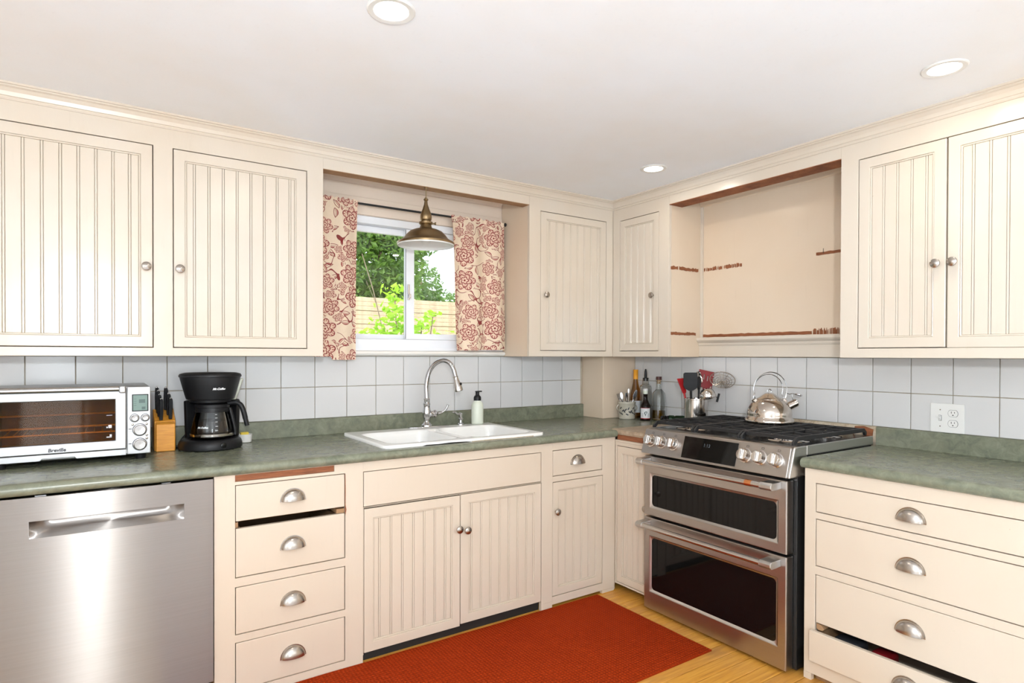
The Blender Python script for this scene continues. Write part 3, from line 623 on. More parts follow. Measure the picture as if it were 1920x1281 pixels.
# deck plate along the wall, turned back to room axes
ca, sa = math.cos(.93), math.sin(.93); un = lambda x, y, z: (x*ca-y*sa, x*sa+y*ca, z)
pl = [(.012+(.118 if abs(t-PI) > PI/2 else .118)*math.copysign(abs(math.cos(t))**.7, math.cos(t)), .026*math.copysign(abs(math.sin(t))**.8, math.sin(t))) for t in [2*PI*k/36 for k in range(36)]]
part('deck_plate', MB(un).prism(pl, 0, .006, lambda a, b, h: (a, b, h)), 'chrome', fa, bevel=.002, smooth=True)
part('body', MB(lambda x, y, z: (x*1.16, y*1.16, z)).lathe([(.027, .006), (.026, .014), (.020, .020), (.013, .030), (.0115, .036), (.0165, .050), (.0195, .066), (.0195, .082), (.0165, .100), (.0145, .116), (.0165, .121), (.0165, .127), (.0125, .131), (.0125, .145), (.0145, .149), (.0115, .156)]), 'chrome', fa, smooth=True)
sp = smoothpath([(0, 0, .150), (-.002, 0, .225), (.012, 0, .290), (.045, 0, .335), (.090, 0, .3555), (.130, 0, .345), (.155, 0, .312), (.168, 0, .270)], 8)
part('spout', MB().tube(sp, .0122, 14), 'chrome', fa, smooth=True)
hd = (Vector((.186, 0, .2)) - Vector((.166, 0, .276))).normalized()
part('spray_head', MB().lathe([(.0125, 0), (.0145, .004), (.0125, .008), (.0150, .022), (.0215, .055), (.0235, .072), (.0225, .080), (.015, .082), (0, .082)], (.1665, 0, .274), hd, 22), 'polished', fa, smooth=True)
part('spray_button', MB().lathe([(.007, 0), (.007, .006), (.004, .008), (0, .008)], Vector((.1665, 0, .274))+hd*.045+Vector((.017, 0, .004)), (.95, 0, .25), 12), 'black', fa, smooth=True)
LV = lambda x, z, y=0.: un(x, y, z)
part('lever_hub', MB(un).lathe([(.018, 0), (.019, .006), (.0165, .010), (.0165, .026), (.0205, .030), (.0205, .037), (.011, .043), (.007, .052)], (.012, -.004, .070), (1, -.12, .05), 20), 'chrome', fa, smooth=True)
part('lever', MB(un).tube(smoothpath([(.055, -.009, .072), (.082, -.014, .076), (.105, -.02, .094), (.116, -.024, .118)], 6), [.0055]*6+[.0045]*6+[.0062]*6+[.007], 10), 'chrome', fa, smooth=True)
sp_ = thing('soap_dispenser', 'small chrome soap dispenser pump beside the faucet', 'dispenser', (-1.258, -.112, FZ), 0, local=True)
part('base', MB().lathe([(.021, 0), (.020, .006), (.010, .012), (.009, .026), (.014, .031), (.014, .036), (.009, .040), (.0095, .054), (.012, .060), (.008, .066), (0, .067)], seg=22), 'chrome', sp_, smooth=True)
part('nozzle', MB().tube(smoothpath([(0, 0, .060), (-.022, -.006, .060), (-.040, -.012, .072), (-.058, -.018, .074)], 6), [.005]*18+[.0035], 10), 'chrome', sp_, smooth=True)
sb = thing('soap_bottle', 'pale green frosted soap bottle with black foam pump on the sink rim', 'soap bottle', (-1.158, -.124, FZ), 0, local=True)
part('bottle', MB().lathe([(0, .0005), (.030, .0005), (.034, .004), (.034, .098), (.032, .110), (.026, .122), (.020, .128), (.020, .131), (0, .131)], seg=28), 'frost', sb, smooth=True)
part('pump', MB().lathe([(.0205, .1312), (.0210, .146), (.019, .154), (.012, .160), (.0105, .163), (.0105, .178), (.013, .180), (.013, .184), (0, .185)], seg=24).box(0, .026, -.007, .007, .178, .185), 'black', sb, smooth=True)

# ------------------------------------------------------------------ dishwasher
dw = thing('dishwasher', 'stainless steel dishwasher with recessed pocket handle under the counter', 'dishwasher', (-2.87, YB, 0))
DX0, DX1, DZ0, DZ1, DY = -3.166, -2.5715, .098, .819, -.668
hx0, hx1, hz0, hz1 = -3.084, -2.663, .692, .745
bow = lambda u: .010*(1-((u-(DX0+DX1)/2)/((DX1-DX0)/2))**2)
mb = MB(); us = sorted({DX0+(DX1-DX0)*k/28 for k in range(29)} | {hx0, hx1}); zs = [DZ0, .2, .3, .4, .5, .6, hz0, hz1, .78, DZ1]
idx = {}
for a_, u in enumerate(us):
    for b_, z in enumerate(zs): idx[a_, b_] = mb.add([(u, DY-bow(u), z)])
for a_ in range(len(us)-1):
    for b_ in range(len(zs)-1):
        um, zm = (us[a_]+us[a_+1])/2, (zs[b_]+zs[b_+1])/2
        if hx0 < um < hx1 and hz0 < zm < hz1: continue
        mb.f.append((idx[a_, b_], idx[a_+1, b_], idx[a_+1, b_+1], idx[a_, b_+1]))
bd = [(a_, 0) for a_ in range(len(us))] + [(len(us)-1, b_) for b_ in range(1, len(zs))] + [(a_, len(zs)-1) for a_ in range(len(us)-2, -1, -1)] + [(0, b_) for b_ in range(len(zs)-2, 0, -1)]
jb = mb.add([(mb.v[idx[k]][0], DY+.055, mb.v[idx[k]][2]) for k in bd])
mb.f += [(idx[bd[k]], idx[bd[(k+1) % len(bd)]], jb+(k+1) % len(bd), jb+k) for k in range(len(bd))]
part('front_panel', mb, 'stainless_dw', dw, smooth=True, angle=30)
mb = MB()
def scoop(p, q):
    u = hx0+(hx1-hx0)*p; e = min(p, 1-p)*(hx1-hx0); dep = .030*(1-max(0, 1-e/.05)**2)
    t = q; return (u, DY-bow(u)+.0006+dep*math.sin(PI/2*min(1, t*1.0)) if t < 1 else DY-bow(u)+dep+.0006, hz0+(hz1-hz0)*t)
mb.grid(scoop, 40, 12); mb.grid(lambda p, q: (hx0+(hx1-hx0)*p, DY-bow(hx0+(hx1-hx0)*p)+.031*q, hz1), 40, 2)
for u in (hx0, hx1): mb.prism([(DY-.01, hz0), (DY+.03, hz1), (DY-.01, hz1)], u-.0003, u+.0003, lambda a, b, h: (h, a, b))
part('pocket_handle', mb, 'stainless_dw', dw, smooth=True, label='recessed scooped handle pocket')
part('body', MB().box(DX0+.004, DX1-.004, DY+.0555, -.06, .02, .818), 'dark', dw)
part('toe_panel', MB().box(DX0+.002, DX1-.002, DY+.06, DY+.075, .001, .095), 'enamelblack', dw)
for u in (-3.07, -2.73): part('mounting_tab', MB().box(u, u+.028, DY+.004, DY+.05, .8195, .8215), 'chrome', dw)

# ------------------------------------------------------------------ range
RY1, RYR, RF = -.9165, -1.6985, -.668          # left side, right side, door face
rg = thing('range', 'stainless slide-in gas range with double ovens and black cooktop', 'range', (-.35, -1.31, 0))
DL, DR = -.920, -1.676
part('body', MB().box(-.618, -.030, -1.690, -.926, .012, .862), 'enamelblack', rg, bevel=.002)
for yy in (-.96, -1.65):
    for xx in (-.58, -.08): part('leveling_foot', MB().lathe([(.016, 0), (.016, .006), (.008, .008), (.008, .012)], (xx, yy, 0), seg=12), 'dark', rg)
tR = planeB(RF)
def rounded(u0, u1, v0, v1, r, n=6):
    out = []
    for (cu, cv, a0) in ((u1-r, v1-r, 0), (u0+r, v1-r, PI/2), (u0+r, v0+r, PI), (u1-r, v0+r, 1.5*PI)): out += [(cu+r*math.cos(a0+PI/2*k/n), cv+r*math.sin(a0+PI/2*k/n)) for k in range(n+1)]
    return out
def oven_door(z0, z1, win, hz, band):
    d = part('oven_door', MB(tR).frame(DR, DL, z0, z1, [(win[0]-.004, win[1]+.004, win[2]-.004, win[3]+.004)], -.048, 0), 'stainless', rg, bevel=.004)
    ro = rounded(win[0]-.0045, win[1]+.0045, win[2]-.0045, win[3]+.0045, .002); ri = rounded(win[0]+.004, win[1]-.004, win[2]+.004, win[3]-.004, .018)
    mb = MB(tR); n_ = len(ro); i_ = mb.add([(a_, b_, -.0003) for a_, b_ in ro]+[(a_, b_, -.006) for a_, b_ in ri]); mb.f += [(i_+k, i_+(k+1) % n_, i_+n_+(k+1) % n_, i_+n_+k) for k in range(n_)]
    part('window_bezel', mb, 'stainless_oven', d, smooth=True)
    part('oven_glass', MB(tR).box(win[0]-.003, win[1]+.003, win[2]-.003, win[3]+.003, -.030, -.0062), 'blackgloss', d, label='dark oven window')
    hy0, hy1, wo = DR+.028, DL-.010, .056
    part('handle', MB(tR).tube([(hy0, hz, wo), (hy1, hz, wo)], .0128, 18), 'bar', d, smooth=True, label='round stainless bar handle')
    for (e0, e1) in ((hy0-.004, hy0+.050), (hy1-.036, hy1+.004)):
        part('handle_bracket', MB(tR).prism([(.0, hz-.012), (.0, hz+.016), (wo+.006, hz+.0148), (wo+.0152, hz+.006), (wo+.0152, hz-.006), (wo+.006, hz-.0148), (.03, hz-.014)], e0, e1, lambda a, b, h: (h, b, a)), 'stainless_oven', d, bevel=.002)
    if band: part('handle_band', MB(tR).tube([(hy0+.088, hz, wo), (hy0+.118, hz, wo)], .0134, 18), 'copper', d, smooth=True, label='copper band on the oven handle')
    return d
oven_door(.476, .768, (-1.633, -.962, .520, .680), .746, True)
oven_door(.014, .466, (-1.633, -.962, .108, .371), .437, False)
# slanted control panel
pt, pb = (-.655, .898), (-.690, .783)
def tP(u, v, w):   # v 0..1 up the slope, w outward
    nx, nz2 = -(pt[1]-pb[1]), (pt[0]-pb[0]); L = math.hypot(nx, nz2); return (pb[0]+(pt[0]-pb[0])*v+nx/L*w, u, pb[1]+(pt[1]-pb[1])*v+nz2/L*w)
part('control_panel', MB().prism([pb, pt, (-.640, .902), (-.600, .902), (-.600, .783)], -1.686, -.9175, lambda a, b, h: (a, h, b)), 'stainless', rg, bevel=.003)
part('end_cap', MB().prism([(pb[0]+.002, pb[1]), (pt[0]+.004, pt[1]+.001), (-.640, .9035), (-.565, .9035), (-.565, .783)], -1.6985, -1.6865, lambda a, b, h: (a, h, b)), 'stainless_oven', rg, bevel=.004)
part('display', MB(tP).box(-1.452, -1.166, .09, .92, .0004, .0022), 'blackgloss', rg, label='black glass touch display')
part('clock_digits', text_mb('1:13', .022, lambda x, y: tP(-1.295-x, .66+y/.12, .0026), 0), 'clock', rg)
for k, u in enumerate((-.968, -1.036, -1.108, -1.492, -1.562, -1.634)):
    o_ = Vector(tP(u, .54, 0)); ax = Vector(tP(u, .54, 1))-o_
    kb = part('burner_knob', MB().lathe([(.031, .0005), (.031, .004), (.026, .006), (.026, .012), (.0255, .030), (.023, .033), (0, .034)], o_, ax, 28), 'polished', rg, smooth=True)
    part('grip', MB(tP).box(u-.006, u+.006, .36, .72, .0335, .046), 'polished', kb, bevel=.003)
    part('icon', MB(tP).frame(u-.010, u+.002, .84, .90, [(u-.009, u+.001, .85, .89)], .0003, .0008), 'ink', rg)
part('side_trim', MB().box(-.5648, -.032, -1.6985, -1.690, .8645, .9035), 'stainless_oven', rg, bevel=.002)
part('side_trim', MB().box(-.5998, -.032, -.9255, -.9175, .8665, .9035), 'stainless_oven', rg, bevel=.002)
part('cooktop', MB().box(-.5995, -.030, -1.6895, -.9260, .8625, .9025), 'enamelblack', rg, bevel=.002)
for (bx_, by_, br) in ((-.46, -1.06, .048), (-.20, -1.06, .038), (-.33, -1.307, .05), (-.46, -1.555, .045), (-.20, -1.555, .04)):
    bn = part('burner', MB().lathe([(br+.045, .9027), (br+.042, .9050), (br+.010, .9055), (br, .908), (br, .914), (0, .914)], (bx_, by_, 0), seg=28), 'polished', rg, smooth=True)
    part('burner_cap', MB().lathe([(br-.006, .9142), (br-.004, .918), (br-.010, .921), (0, .9215)], (bx_, by_, 0), seg=24), 'iron', bn, smooth=True)
GT = .938
for g in range(3):
    y0, y1 = -.935-.2495*g, -.935-.2495*(g+1)+.004; mb = MB(); X0, X1 = -.628, -.050; b = .011
    ym = (y0+y1)/2
    for yy in (y0-b/2, y1+b/2): mb.prism([(X0, .905), (X0, .918), (X0+.028, GT), (X1-.02, GT), (X1, .922), (X1, .905), (X1-.012, .905), (X1-.02, .921), (X0+.032, .921), (X0+.014, .905)], yy-b/2, yy+b/2, lambda a, c_, h: (a, h, c_))
    for xx in (X0+.030, X1-.030, -.335): mb.box(xx-b/2, xx+b/2, y1+b, y0-b, GT-.016, GT-.0005)
    for k in range(6):
        xx = X0+.080+.084*k
        if abs(xx+.335) < .02: continue
        for s_, (ya, yb_) in enumerate(((y0-b, ym+.028), (y1+b, ym-.028))):
            mb.prism([(ya, GT-.020), (ya, GT-.004), (ya+(yb_-ya)*.15, GT), (yb_, GT), (yb_, GT-.012)], xx-b*.42, xx+b*.42, lambda a, c_, h: (h, a, c_))
    mb.box(X0+.05, X1-.05, ym-b*.4, ym+b*.4, GT-.013, GT-.0007)
    part('grate', mb, 'iron', rg, bevel=.0012, bseg=1)

# ------------------------------------------------------------------ kettle on the rear grate
kt = thing('tea_kettle', 'polished steel whistling tea kettle with double-wire handle on the range', 'kettle', (-.215, -1.305, GT), -YAW, local=True); kt.scale = (.94, .94, .97)
part('body', MB().lathe([(0, .001), (.100, .001), (.118, .003), (.120, .010), (.116, .020), (.109, .030), (.108, .036), (.109, .044), (.107, .058), (.100, .078), (.088, .097), (.074, .110), (.064, .116), (.064, .118)], seg=44), 'kettle', kt, smooth=True)
part('lid', MB().lathe([(.0635, .1182), (.060, .1215), (.047, .128), (.030, .140), (.020, .1465), (0, .148)], seg=36), 'kettle', kt, smooth=True)
part('lid_ring', MB().tube([(0.010*math.cos(t), 0, .156+.011*math.sin(t)) for t in [-.9+(PI+1.8)*k/16 for k in range(17)]], .0028, 8), 'chrome', kt, smooth=True)
for dy, sc in ((-.010, 1.0), (.012, .87)):
    R_ = .086*sc; part('handle_wire', MB().tube(smoothpath([(-.070, dy*.6, .108), (-.078, dy, .125)] + [(R_*math.cos(t), dy, .165+R_*1.02*math.sin(t)) for t in [PI*1.10-PI*1.20*k/12 for k in range(13)]] + [(.078, dy, .125), (.070, dy*.6, .108)], 4), .0024, 8), 'chrome', kt, smooth=True)
for s_ in (-1, 1): part('handle_bracket', MB().box(-.010, .010, -.014, .014, -.004, .012), 'kettle', kt, bevel=.003).matrix_basis = Matrix.Translation((s_*.073, 0, .107)) @ Matrix.Rotation(s_*.75, 4, 'Y')
part('spout', MB().lathe([(.019, 0), (.020, .01), (.020, .062), (.0175, .064), (.0175, .05), (0, .05)], (.083, 0, .074), (.90, 0, .42), 24), 'kettle', kt, smooth=True)
part('whistle_lever', MB().tube(smoothpath([(.085, 0, .150), (.102, 0, .143), (.120, 0, .145), (.140, 0, .140)], 5), .0022, 8), 'chrome', kt, smooth=True)
part('whistle_cap', MB().lathe([(.016, 0), (.018, .003), (.017, .009), (.010, .011), (0, .011)], (.150, 0, .134), (.25, 0, .97), 20), 'chrome', kt, smooth=True)
part('cap_link', MB().tube([(.118, 0, .1445), (.117, 0, .128), (.122, 0, .115)], .0025, 8), 'chrome', kt)

# ------------------------------------------------------------------ toaster oven
TY = -.355
to = thing('toaster_oven', 'stainless countertop toaster oven with browned glass door and round dials', 'toaster oven', (-2.98, -.2, CT))
TX0, TX1, TZ0, TZ1 = -3.222, -2.746, .8835, 1.1405
tT = planeA(TY)
part('shell', MB(lambda x, z, y: (x, y, z)).frame(TX0, TX1, TZ0, TZ1, [(TX0+.012, -2.826, TZ0+.024, TZ1-.012)], TY+.004, -.045), 'stainless_toaster', to, bevel=.006)
part('cavity', MB().box(TX0+.012, -2.826, -.075, -.070, TZ0+.024, TZ1-.012).box(TX0+.012, -2.826, TY+.03, -.075, TZ0+.024, TZ0+.027), 'cavity', to)
part('control_panel', MB(tT).box(-2.8195, TX1+.002, TZ0+.002, TZ1-.002, -.0035, .003), 'stainless_toaster', to, bevel=.0025)
dn = part('glass_door', MB(tT).frame(TX0+.004, -2.8225, .9075, TZ1-.003, [(-3.196, -2.857, .941, 1.0935)], -.016, .003), 'stainless_toaster', to, bevel=.003)
part('door_glass', MB(tT).box(-3.1955, -2.8575, .9415, 1.093, -.012, -.006), 'smoky', dn)
part('glass_print', MB(tT).frame(-2.885, -2.868, .948, 1.040, [(-2.885, -2.868, .9555, .9865), (-2.885, -2.868, .9945, 1.0345)] , -.0058, -.0052) if False else MB(tT).box(-2.884, -2.866, 1.034, 1.0355, -.0058, -.0052).box(-2.878, -2.868, .988, .999, -.0058, -.0052).box(-2.884, -2.880, .988, .993, -.0058, -.0052).box(-2.884, -2.868, .953, .956, -.0058, -.0052).box(-2.874, -2.868, .957, .964, -.0058, -.0052), 'whiteink', dn)
part('handle', MB(tT).tube([(-3.205, 1.134, .030), (-2.846, 1.134, .030)], .0095, 16), 'dial', dn, smooth=True)
for u in (-3.205, -2.846): part('handle_mount', MB(tT).box(u-(.022 if u < -3 else 0), u+(.022 if u > -3 else 0), 1.118, 1.1445, .0032, .040), 'stainless_toaster', dn, bevel=.005)
part('brand_lettering', text_mb('Breville', .017, lambda x, y: (-3.03+x, TY-.0034, .9195+y), .1, .0007), 'ink', dn)
part('lower_rail', MB(tT).prism([(TX0+.004, .884), (-3.078, .884), (-3.072, .892), (-2.980, .892), (-2.974, .884), (-2.8225, .884), (-2.8225, .9060), (TX0+.004, .9060)], -.012, .003, lambda a, b, h: (a, b, h)), 'stainless_toaster', to, bevel=.0015)
for z, y in ((.985, -.20), (1.028, -.14)): part('heating_bar', MB().tube([(TX0+.013, y, z), (-2.828, y, z)], .004, 8), 'ember', to, smooth=True)
rk = MB().tube([(TX0+.013, TY+.035, .972), (-2.828, TY+.035, .972)], .0028, 8)
for k in range(14): rk.tube([(TX0+.04+.026*k, TY+.035, .972), (TX0+.04+.026*k, -.09, .972)], .0018, 6)
part('wire_rack', rk, 'ember', to)
part('crumb_tray', MB().box(TX0+.014, -2.828, TY+.03, -.08, .9105, .9145), 'ember', to)
part('lcd_bezel', MB(tT).frame(-2.8045, -2.7510, 1.0455, 1.1105, [(-2.801, -2.7545, 1.049, 1.107)], .0031, .0050), 'black', to, bevel=.001)
lc = part('lcd_screen', MB(tT).box(-2.801, -2.7545, 1.049, 1.107, .0031, .0036), 'lcd', to)
part('lcd_segments', MB(tT).box(-2.782, -2.762, 1.077, 1.091, .0036, .0039).box(-2.773, -2.761, 1.053, 1.063, .0036, .0039).box(-2.799, -2.790, 1.068, 1.0695, .0036, .0039).box(-2.799, -2.790, 1.076, 1.0775, .0036, .0039).box(-2.799, -2.790, 1.084, 1.0855, .0036, .0039).box(-2.799, -2.790, 1.092, 1.0935, .0036, .0039), 'lcdink', lc)
for (u, z, r_) in ((-2.796, 1.021, .0125), (-2.762, 1.021, .0115), (-2.7795, .976, .0205), (-2.7795, .9215, .0205)):
    kd = part('dial', MB(tT).lathe([(r_+.001, .003), (r_+.001, .006), (r_-.001, .0065), (r_-.001, .015), (r_-.003, .017), (0, .0165)], (u, z, 0), (0, 0, 1), 28), 'dial', to, smooth=True)
    part('dial_seat', MB(tT).lathe([(r_+.0035, .0031), (r_+.0035, .0042), (r_+.0012, .0044)], (u, z, 0), (0, 0, 1), 28, cap=False), 'ink', kd)
for (u, z) in ((-2.8025, .997), (-2.7575, .997), (-2.757, .956), (-2.757, .943)): part('button', MB(tT).lathe([(.0045, .003), (.0045, .0055), (.003, .0065), (0, .0065)], (u, z, 0), (0, 0, 1), 14), 'nickel', to, smooth=True)
part('panel_marks', MB(tT).box(-2.815, -2.805, .979, .982, .0031, .0034).box(-2.815, -2.804, .9715, .9722, .0031, .0034).box(-2.815, -2.806, .9235, .9265, .0031, .0034).box(-2.805, -2.787, 1.038, 1.0388, .0031, .0034).box(-2.772, -2.752, 1.038, 1.0388, .0031, .0034), 'ink', to)
for u in (-3.19, -2.775):
    for y in (TY+.035, -.08): part('foot', MB().lathe([(.016, 0), (.017, .004), (.019, .0205)], (u, y, CT), seg=16), 'black', to, smooth=True)

# ------------------------------------------------------------------ knife block and knives
kx0, kx1 = -2.716, -2.648
part_block = thing('knife_block', 'orange wooden knife block between the toaster oven and coffee maker', 'knife block', (-2.68, -.12, CT))
part('front_slab', MB().prism([(-.192, .8635), (-.192, .974), (-.165, .984), (-.165, .8635)], kx0, kx1, lambda a, b, h: (h, a, b)), 'block', part_block, bevel=.003)
part('slotted_body', MB().prism([(-.1645, .8635), (-.1645, .984), (-.075, 1.030), (-.050, 1.022), (-.050, .8635)], kx0-.004, kx1+.004, lambda a, b, h: (h, a, b)), 'block', part_block, bevel=.003)
hxs = [(-2.706, -.080, .100), (-2.7035, -.106, .100), (-2.7005, -.131, .098), (-2.696, -.155, .094), (-2.674, -.085, .100), (-2.667, -.122, .096), (-2.662, -.150, .092)]
slots = ['rearmost black-handled knife in the block row nearer the toaster oven', 'second knife from the back in the block row nearer the toaster oven', 'third knife from the back in the block row nearer the toaster oven', 'frontmost black-handled knife in the block row nearer the toaster oven',
         'rearmost black-handled knife in the block row nearer the coffee maker', 'middle black-handled knife in the block row nearer the coffee maker', 'frontmost black-handled knife in the block row nearer the coffee maker']
for (x, y, L), klab in zip(hxs, slots):
    zb = .984+(y+.1645)*.514+.001; ky = Vector((0, -.20, .98)).normalized(); b0 = Vector((x, y, zb)); e = b0+ky*L
    k = thing('knife', klab, 'knife', tuple(b0), group='knives in the block')
    part('handle', MB().prism([(-.0062, 0), (.0062, 0), (.0075, L*.5), (.0068, L*.92), (0, L), (-.0068, L*.92), (-.0075, L*.5)], -.010, .010, lambda a, b, h: tuple(b0+ky*(b+.0005)+Vector((a, h*.98, h*.20)))), 'black', k, bevel=.002)
    part('end_cap', MB().box(-.0052, .0052, -.0085, .0085, -.004, .006).mesh and MB(lambda a, b, c: tuple(e+Vector((a, b*.98-.2*c, b*.2+.98*c)))).box(-.0045, .0045, -.0088, .0088, -.007, -.0005), 'polished', k, bevel=.001)
    for t in (.3, .6): part('rivet', MB().lathe([(.0025, 0), (.0025, .0135), (0, .0135)], tuple(b0+ky*(L*t)+Vector((-.00675, -.002, 0))), (1, 0, 0), 8), 'polished', k)

# ------------------------------------------------------------------ coffee maker and carafe
CXc, CYc = -2.515, -.188
cm = thing('coffee_maker', 'black drip coffee maker with flared round top and white script logo', 'coffee maker', (CXc, CYc, CT), -.25, local=True)
part('base', MB(lambda x, y, z: (x*1.02, y*.98, z)).lathe([(0, .0005), (.114, .0005), (.120, .005), (.121, .022), (.116, .036), (.108, .042), (.075, .043), (.072, .040), (0, .040)], seg=48), 'black', cm, smooth=True)
part('column', MB().prism([(-.098, .118), (-.106, .050), (-.094, .034), (-.060, .068), (.060, .068), (.094, .034), (.106, .050), (.098, .118)], .0405, .200, lambda a, b, h: (a*(1+.05*(h-.04)/.16), b, h)), 'black', cm, bevel=.006, smooth=True)
part('head', MB().lathe([(0, .212), (.080, .212), (.086, .208), (.093, .212), (.098, .228), (.109, .270), (.1165, .300), (.1165, .302), (0, .302)], seg=48), 'black', cm, smooth=True)
part('filter_rim', MB().lathe([(.082, .2119), (.080, .198), (.060, .194), (0, .194)], seg=36), 'black', cm, smooth=True)
part('lid', MB().lathe([(.1165, .3022), (.120, .3035), (.121, .309), (.117, .316), (.100, .321), (.04, .3225), (0, .3225)], seg=48), 'black', cm, smooth=True)
part('switch', MB().lathe([(.012, 0), (.012, .003), (.009, .005), (0, .005)], (.060, -.1015, .022), (.5, -.86, 0), 16), 'blackgloss', cm, smooth=True)
rlet = .1045
part('logo_lettering', text_mb('Mr.Coffee', .0118, lambda x, y: ((rlet+.0012+(y)*.26)*math.sin((x+.044)/rlet), -(rlet+.0012+(y)*.26)*math.cos((x+.044)/rlet), .2555+y), .35, .0006), 'whiteink', cm, label='white Mr. Coffee script lettering')
part('power_cord', MB().tube(smoothpath([(-.10, .095, .06), (-.124, .08, .03), (-.127, .05, .006), (-.132, .02, .004), (-.137, .045, .004)], 6), .0035, 8), 'black', cm, smooth=True)
part('reservoir_back', MB().prism([(.060, .200), (.092, .200), (.122, .292), (.060, .292)], .058, .112, lambda a, b, h: (a, h, b)), 'frost', cm, bevel=.004, label='pale back of the water reservoir')
CZ = CT+.0435
cf = thing('coffee_carafe', 'glass coffee carafe of dark coffee with black handle on the warming plate', 'carafe', (CXc+.006, CYc-.010, CZ), -.25, local=True)
gp = [(0, .0005), (.060, .0005), (.078, .006), (.0845, .022), (.082, .045), (.074, .080), (.0645, .115), (.0615, .130)]
part('glass', MB().lathe(gp+[(.0600, .130)]+[(max(0, r_-.0016), z+.0016 if z < .01 else z) for r_, z in gp[::-1]], seg=44, cap=False), 'pane', cf, smooth=True)
part('coffee', MB().lathe([(0, .0024), (.058, .0024), (.0755, .008), (.0822, .022), (.0797, .045), (.0717, .076), (0, .076)], seg=44), 'coffee', cf, smooth=True)
part('metal_band', MB().lathe([(.0835, .012), (.0862, .014), (.0866, .022), (.0850, .024), (.0846, .022)], seg=44, cap=False), 'polished', cf, smooth=True)
part('lid', MB().lathe([(.0635, .1305), (.067, .132), (.067, .144), (.055, .149), (0, .149)], seg=40), 'black', cf, smooth=True)
part('collar', MB().lathe([(.0648, .113), (.0668, .114), (.0655, .1303), (.063, .1303)], seg=40, cap=False), 'black', cf, smooth=True)
part('handle', MB(lambda x, y, z: (x, y, z)).tube(smoothpath([(.060, -.006, .146), (.088, -.012, .150), (.110, -.016, .140), (.122, -.018, .112), (.130, -.019, .078), (.137, -.020, .050)], 6), [.010]*12+[.0105]*12+[.0095]*6+[.009], 12), 'black', cf, smooth=True)
part('handle_strap', MB().tube(smoothpath([(.068, -.010, .128), (.078, -.012, .085), (.0875, -.013, .040), (.0895, -.013, .014)], 6), .0065, 10), 'black', cf, smooth=True)
rg_ = lambda z: .0845 if z < .022 else (.0845-(z-.022)*(.0845-.074)/(.058) if z < .08 else .074-(z-.08)*.272)
part('level_marks', (lambda mb: [mb.grid(lambda p, q: ((rg_(z)+.0006)*math.sin(.25+.12*p), -(rg_(z)+.0006)*math.cos(.25+.12*p), z+.0016*q), 6, 2) for z in (.038, .056, .074, .090, .104)] and mb)(MB()), 'whiteink', cf)
part('glass_lettering', text_mb('Mr.Coffee', .0105, lambda x, y: ((rg_(.052+y)+.0008)*math.sin((x-.030)/.08), -(rg_(.052+y)+.0008)*math.cos((x-.030)/.08), .052+y), .35, .0005), 'whiteink', cf)
rm = thing('ramekin', 'small white ramekin with a yellow sponge behind the coffee maker', 'ramekin', (-2.362, -.085, CT), local=True)
part('bowl', MB().lathe([(0, .0005), (.026, .0005), (.029, .003), (.032, .038), (.030, .038), (.027, .006), (0, .005)], seg=28), 'whiteplastic', rm, smooth=True)
part('sponge', MB().box(-.018, .016, -.012, .012, .0065, .046), 'yellow', rm, bevel=.003)

# ------------------------------------------------------------------ window, sill, curtains, pendant
w1 = thing('window_1', 'white vinyl sliding window over the sink', None, (-1.45, .03, 1.3), kind='structure')
tW = lambda u, v, w: (u, w, v)
part('outer_frame', MB(tW).frame(-1.949, -.961, 1.285, 1.984, [(-1.905, -1.005, 1.345, 1.945)], -.002, .085), 'vinyl', w1, bevel=.003)
part('fixed_sash', MB(tW).frame(-1.904, -1.470, 1.346, 1.944, [(-1.870, -1.512, 1.372, 1.912)], .048, .072), 'vinyl', w1, bevel=.002)
part('pane', MB(tW).box(-1.872, -1.510, 1.370, 1.914, .058, .062), 'pane', w1)
part('sliding_sash', MB(tW).frame(-1.530, -1.006, 1.346, 1.944, [(-1.480, -1.050, 1.378, 1.905)], .012, .040), 'vinyl', w1, bevel=.002)
part('pane', MB(tW).box(-1.482, -1.048, 1.376, 1.907, .024, .028), 'pane', w1)
part('latch', MB(tW).box(-1.524, -1.512, 1.560, 1.645, .0, .0118).box(-1.520, -1.508, 1.570, 1.592, -.010, 0), 'chrome', w1, bevel=.002)
part('track_seam', MB(tW).box(-1.5315, -1.5302, 1.35, 1.94, .010, .014), 'ink', w1)
part('sill', MB().prism([(.0, 1.2560), (.0, 1.2838), (-.030, 1.2838), (-.046, 1.279), (-.050, 1.270), (-.044, 1.262), (-.030, 1.2560)], -2.066, -.9225, lambda a, b, h: (h, a, b)), 'sillpaint', w1, bevel=.001, label='cream window sill board')
part('head_casing', MB().box(-2.066, -.9225, -.012, -.0003, 1.986, 2.075), 'pink_wall', w1, bevel=.003)
part('apron', MB().box(-2.02, -.9225, -.020, -.0003, 1.2840, 1.300), 'vinyl', w1)
rod = thing('curtain_rod', 'thin dark curtain rod across the window', 'curtain rod', (-1.5, -.060, 2.028))
part('rod', MB().tube([(-2.06, -.060, 2.028), (-.928, -.060, 2.028)], .0055, 10), 'dark', rod, smooth=True)
part('finial', MB().lathe([(.006, 0), (.010, .003), (.011, .008), (.006, .013), (0, .014)], (-.9385, -.060, 2.028), (1, 0, 0), 14), 'dark', rod, smooth=True)
for u in (-2.055, -.945): part('bracket', MB().box(u-.003, u+.003, -.060, -.0125, 2.023, 2.026), 'dark', rod)
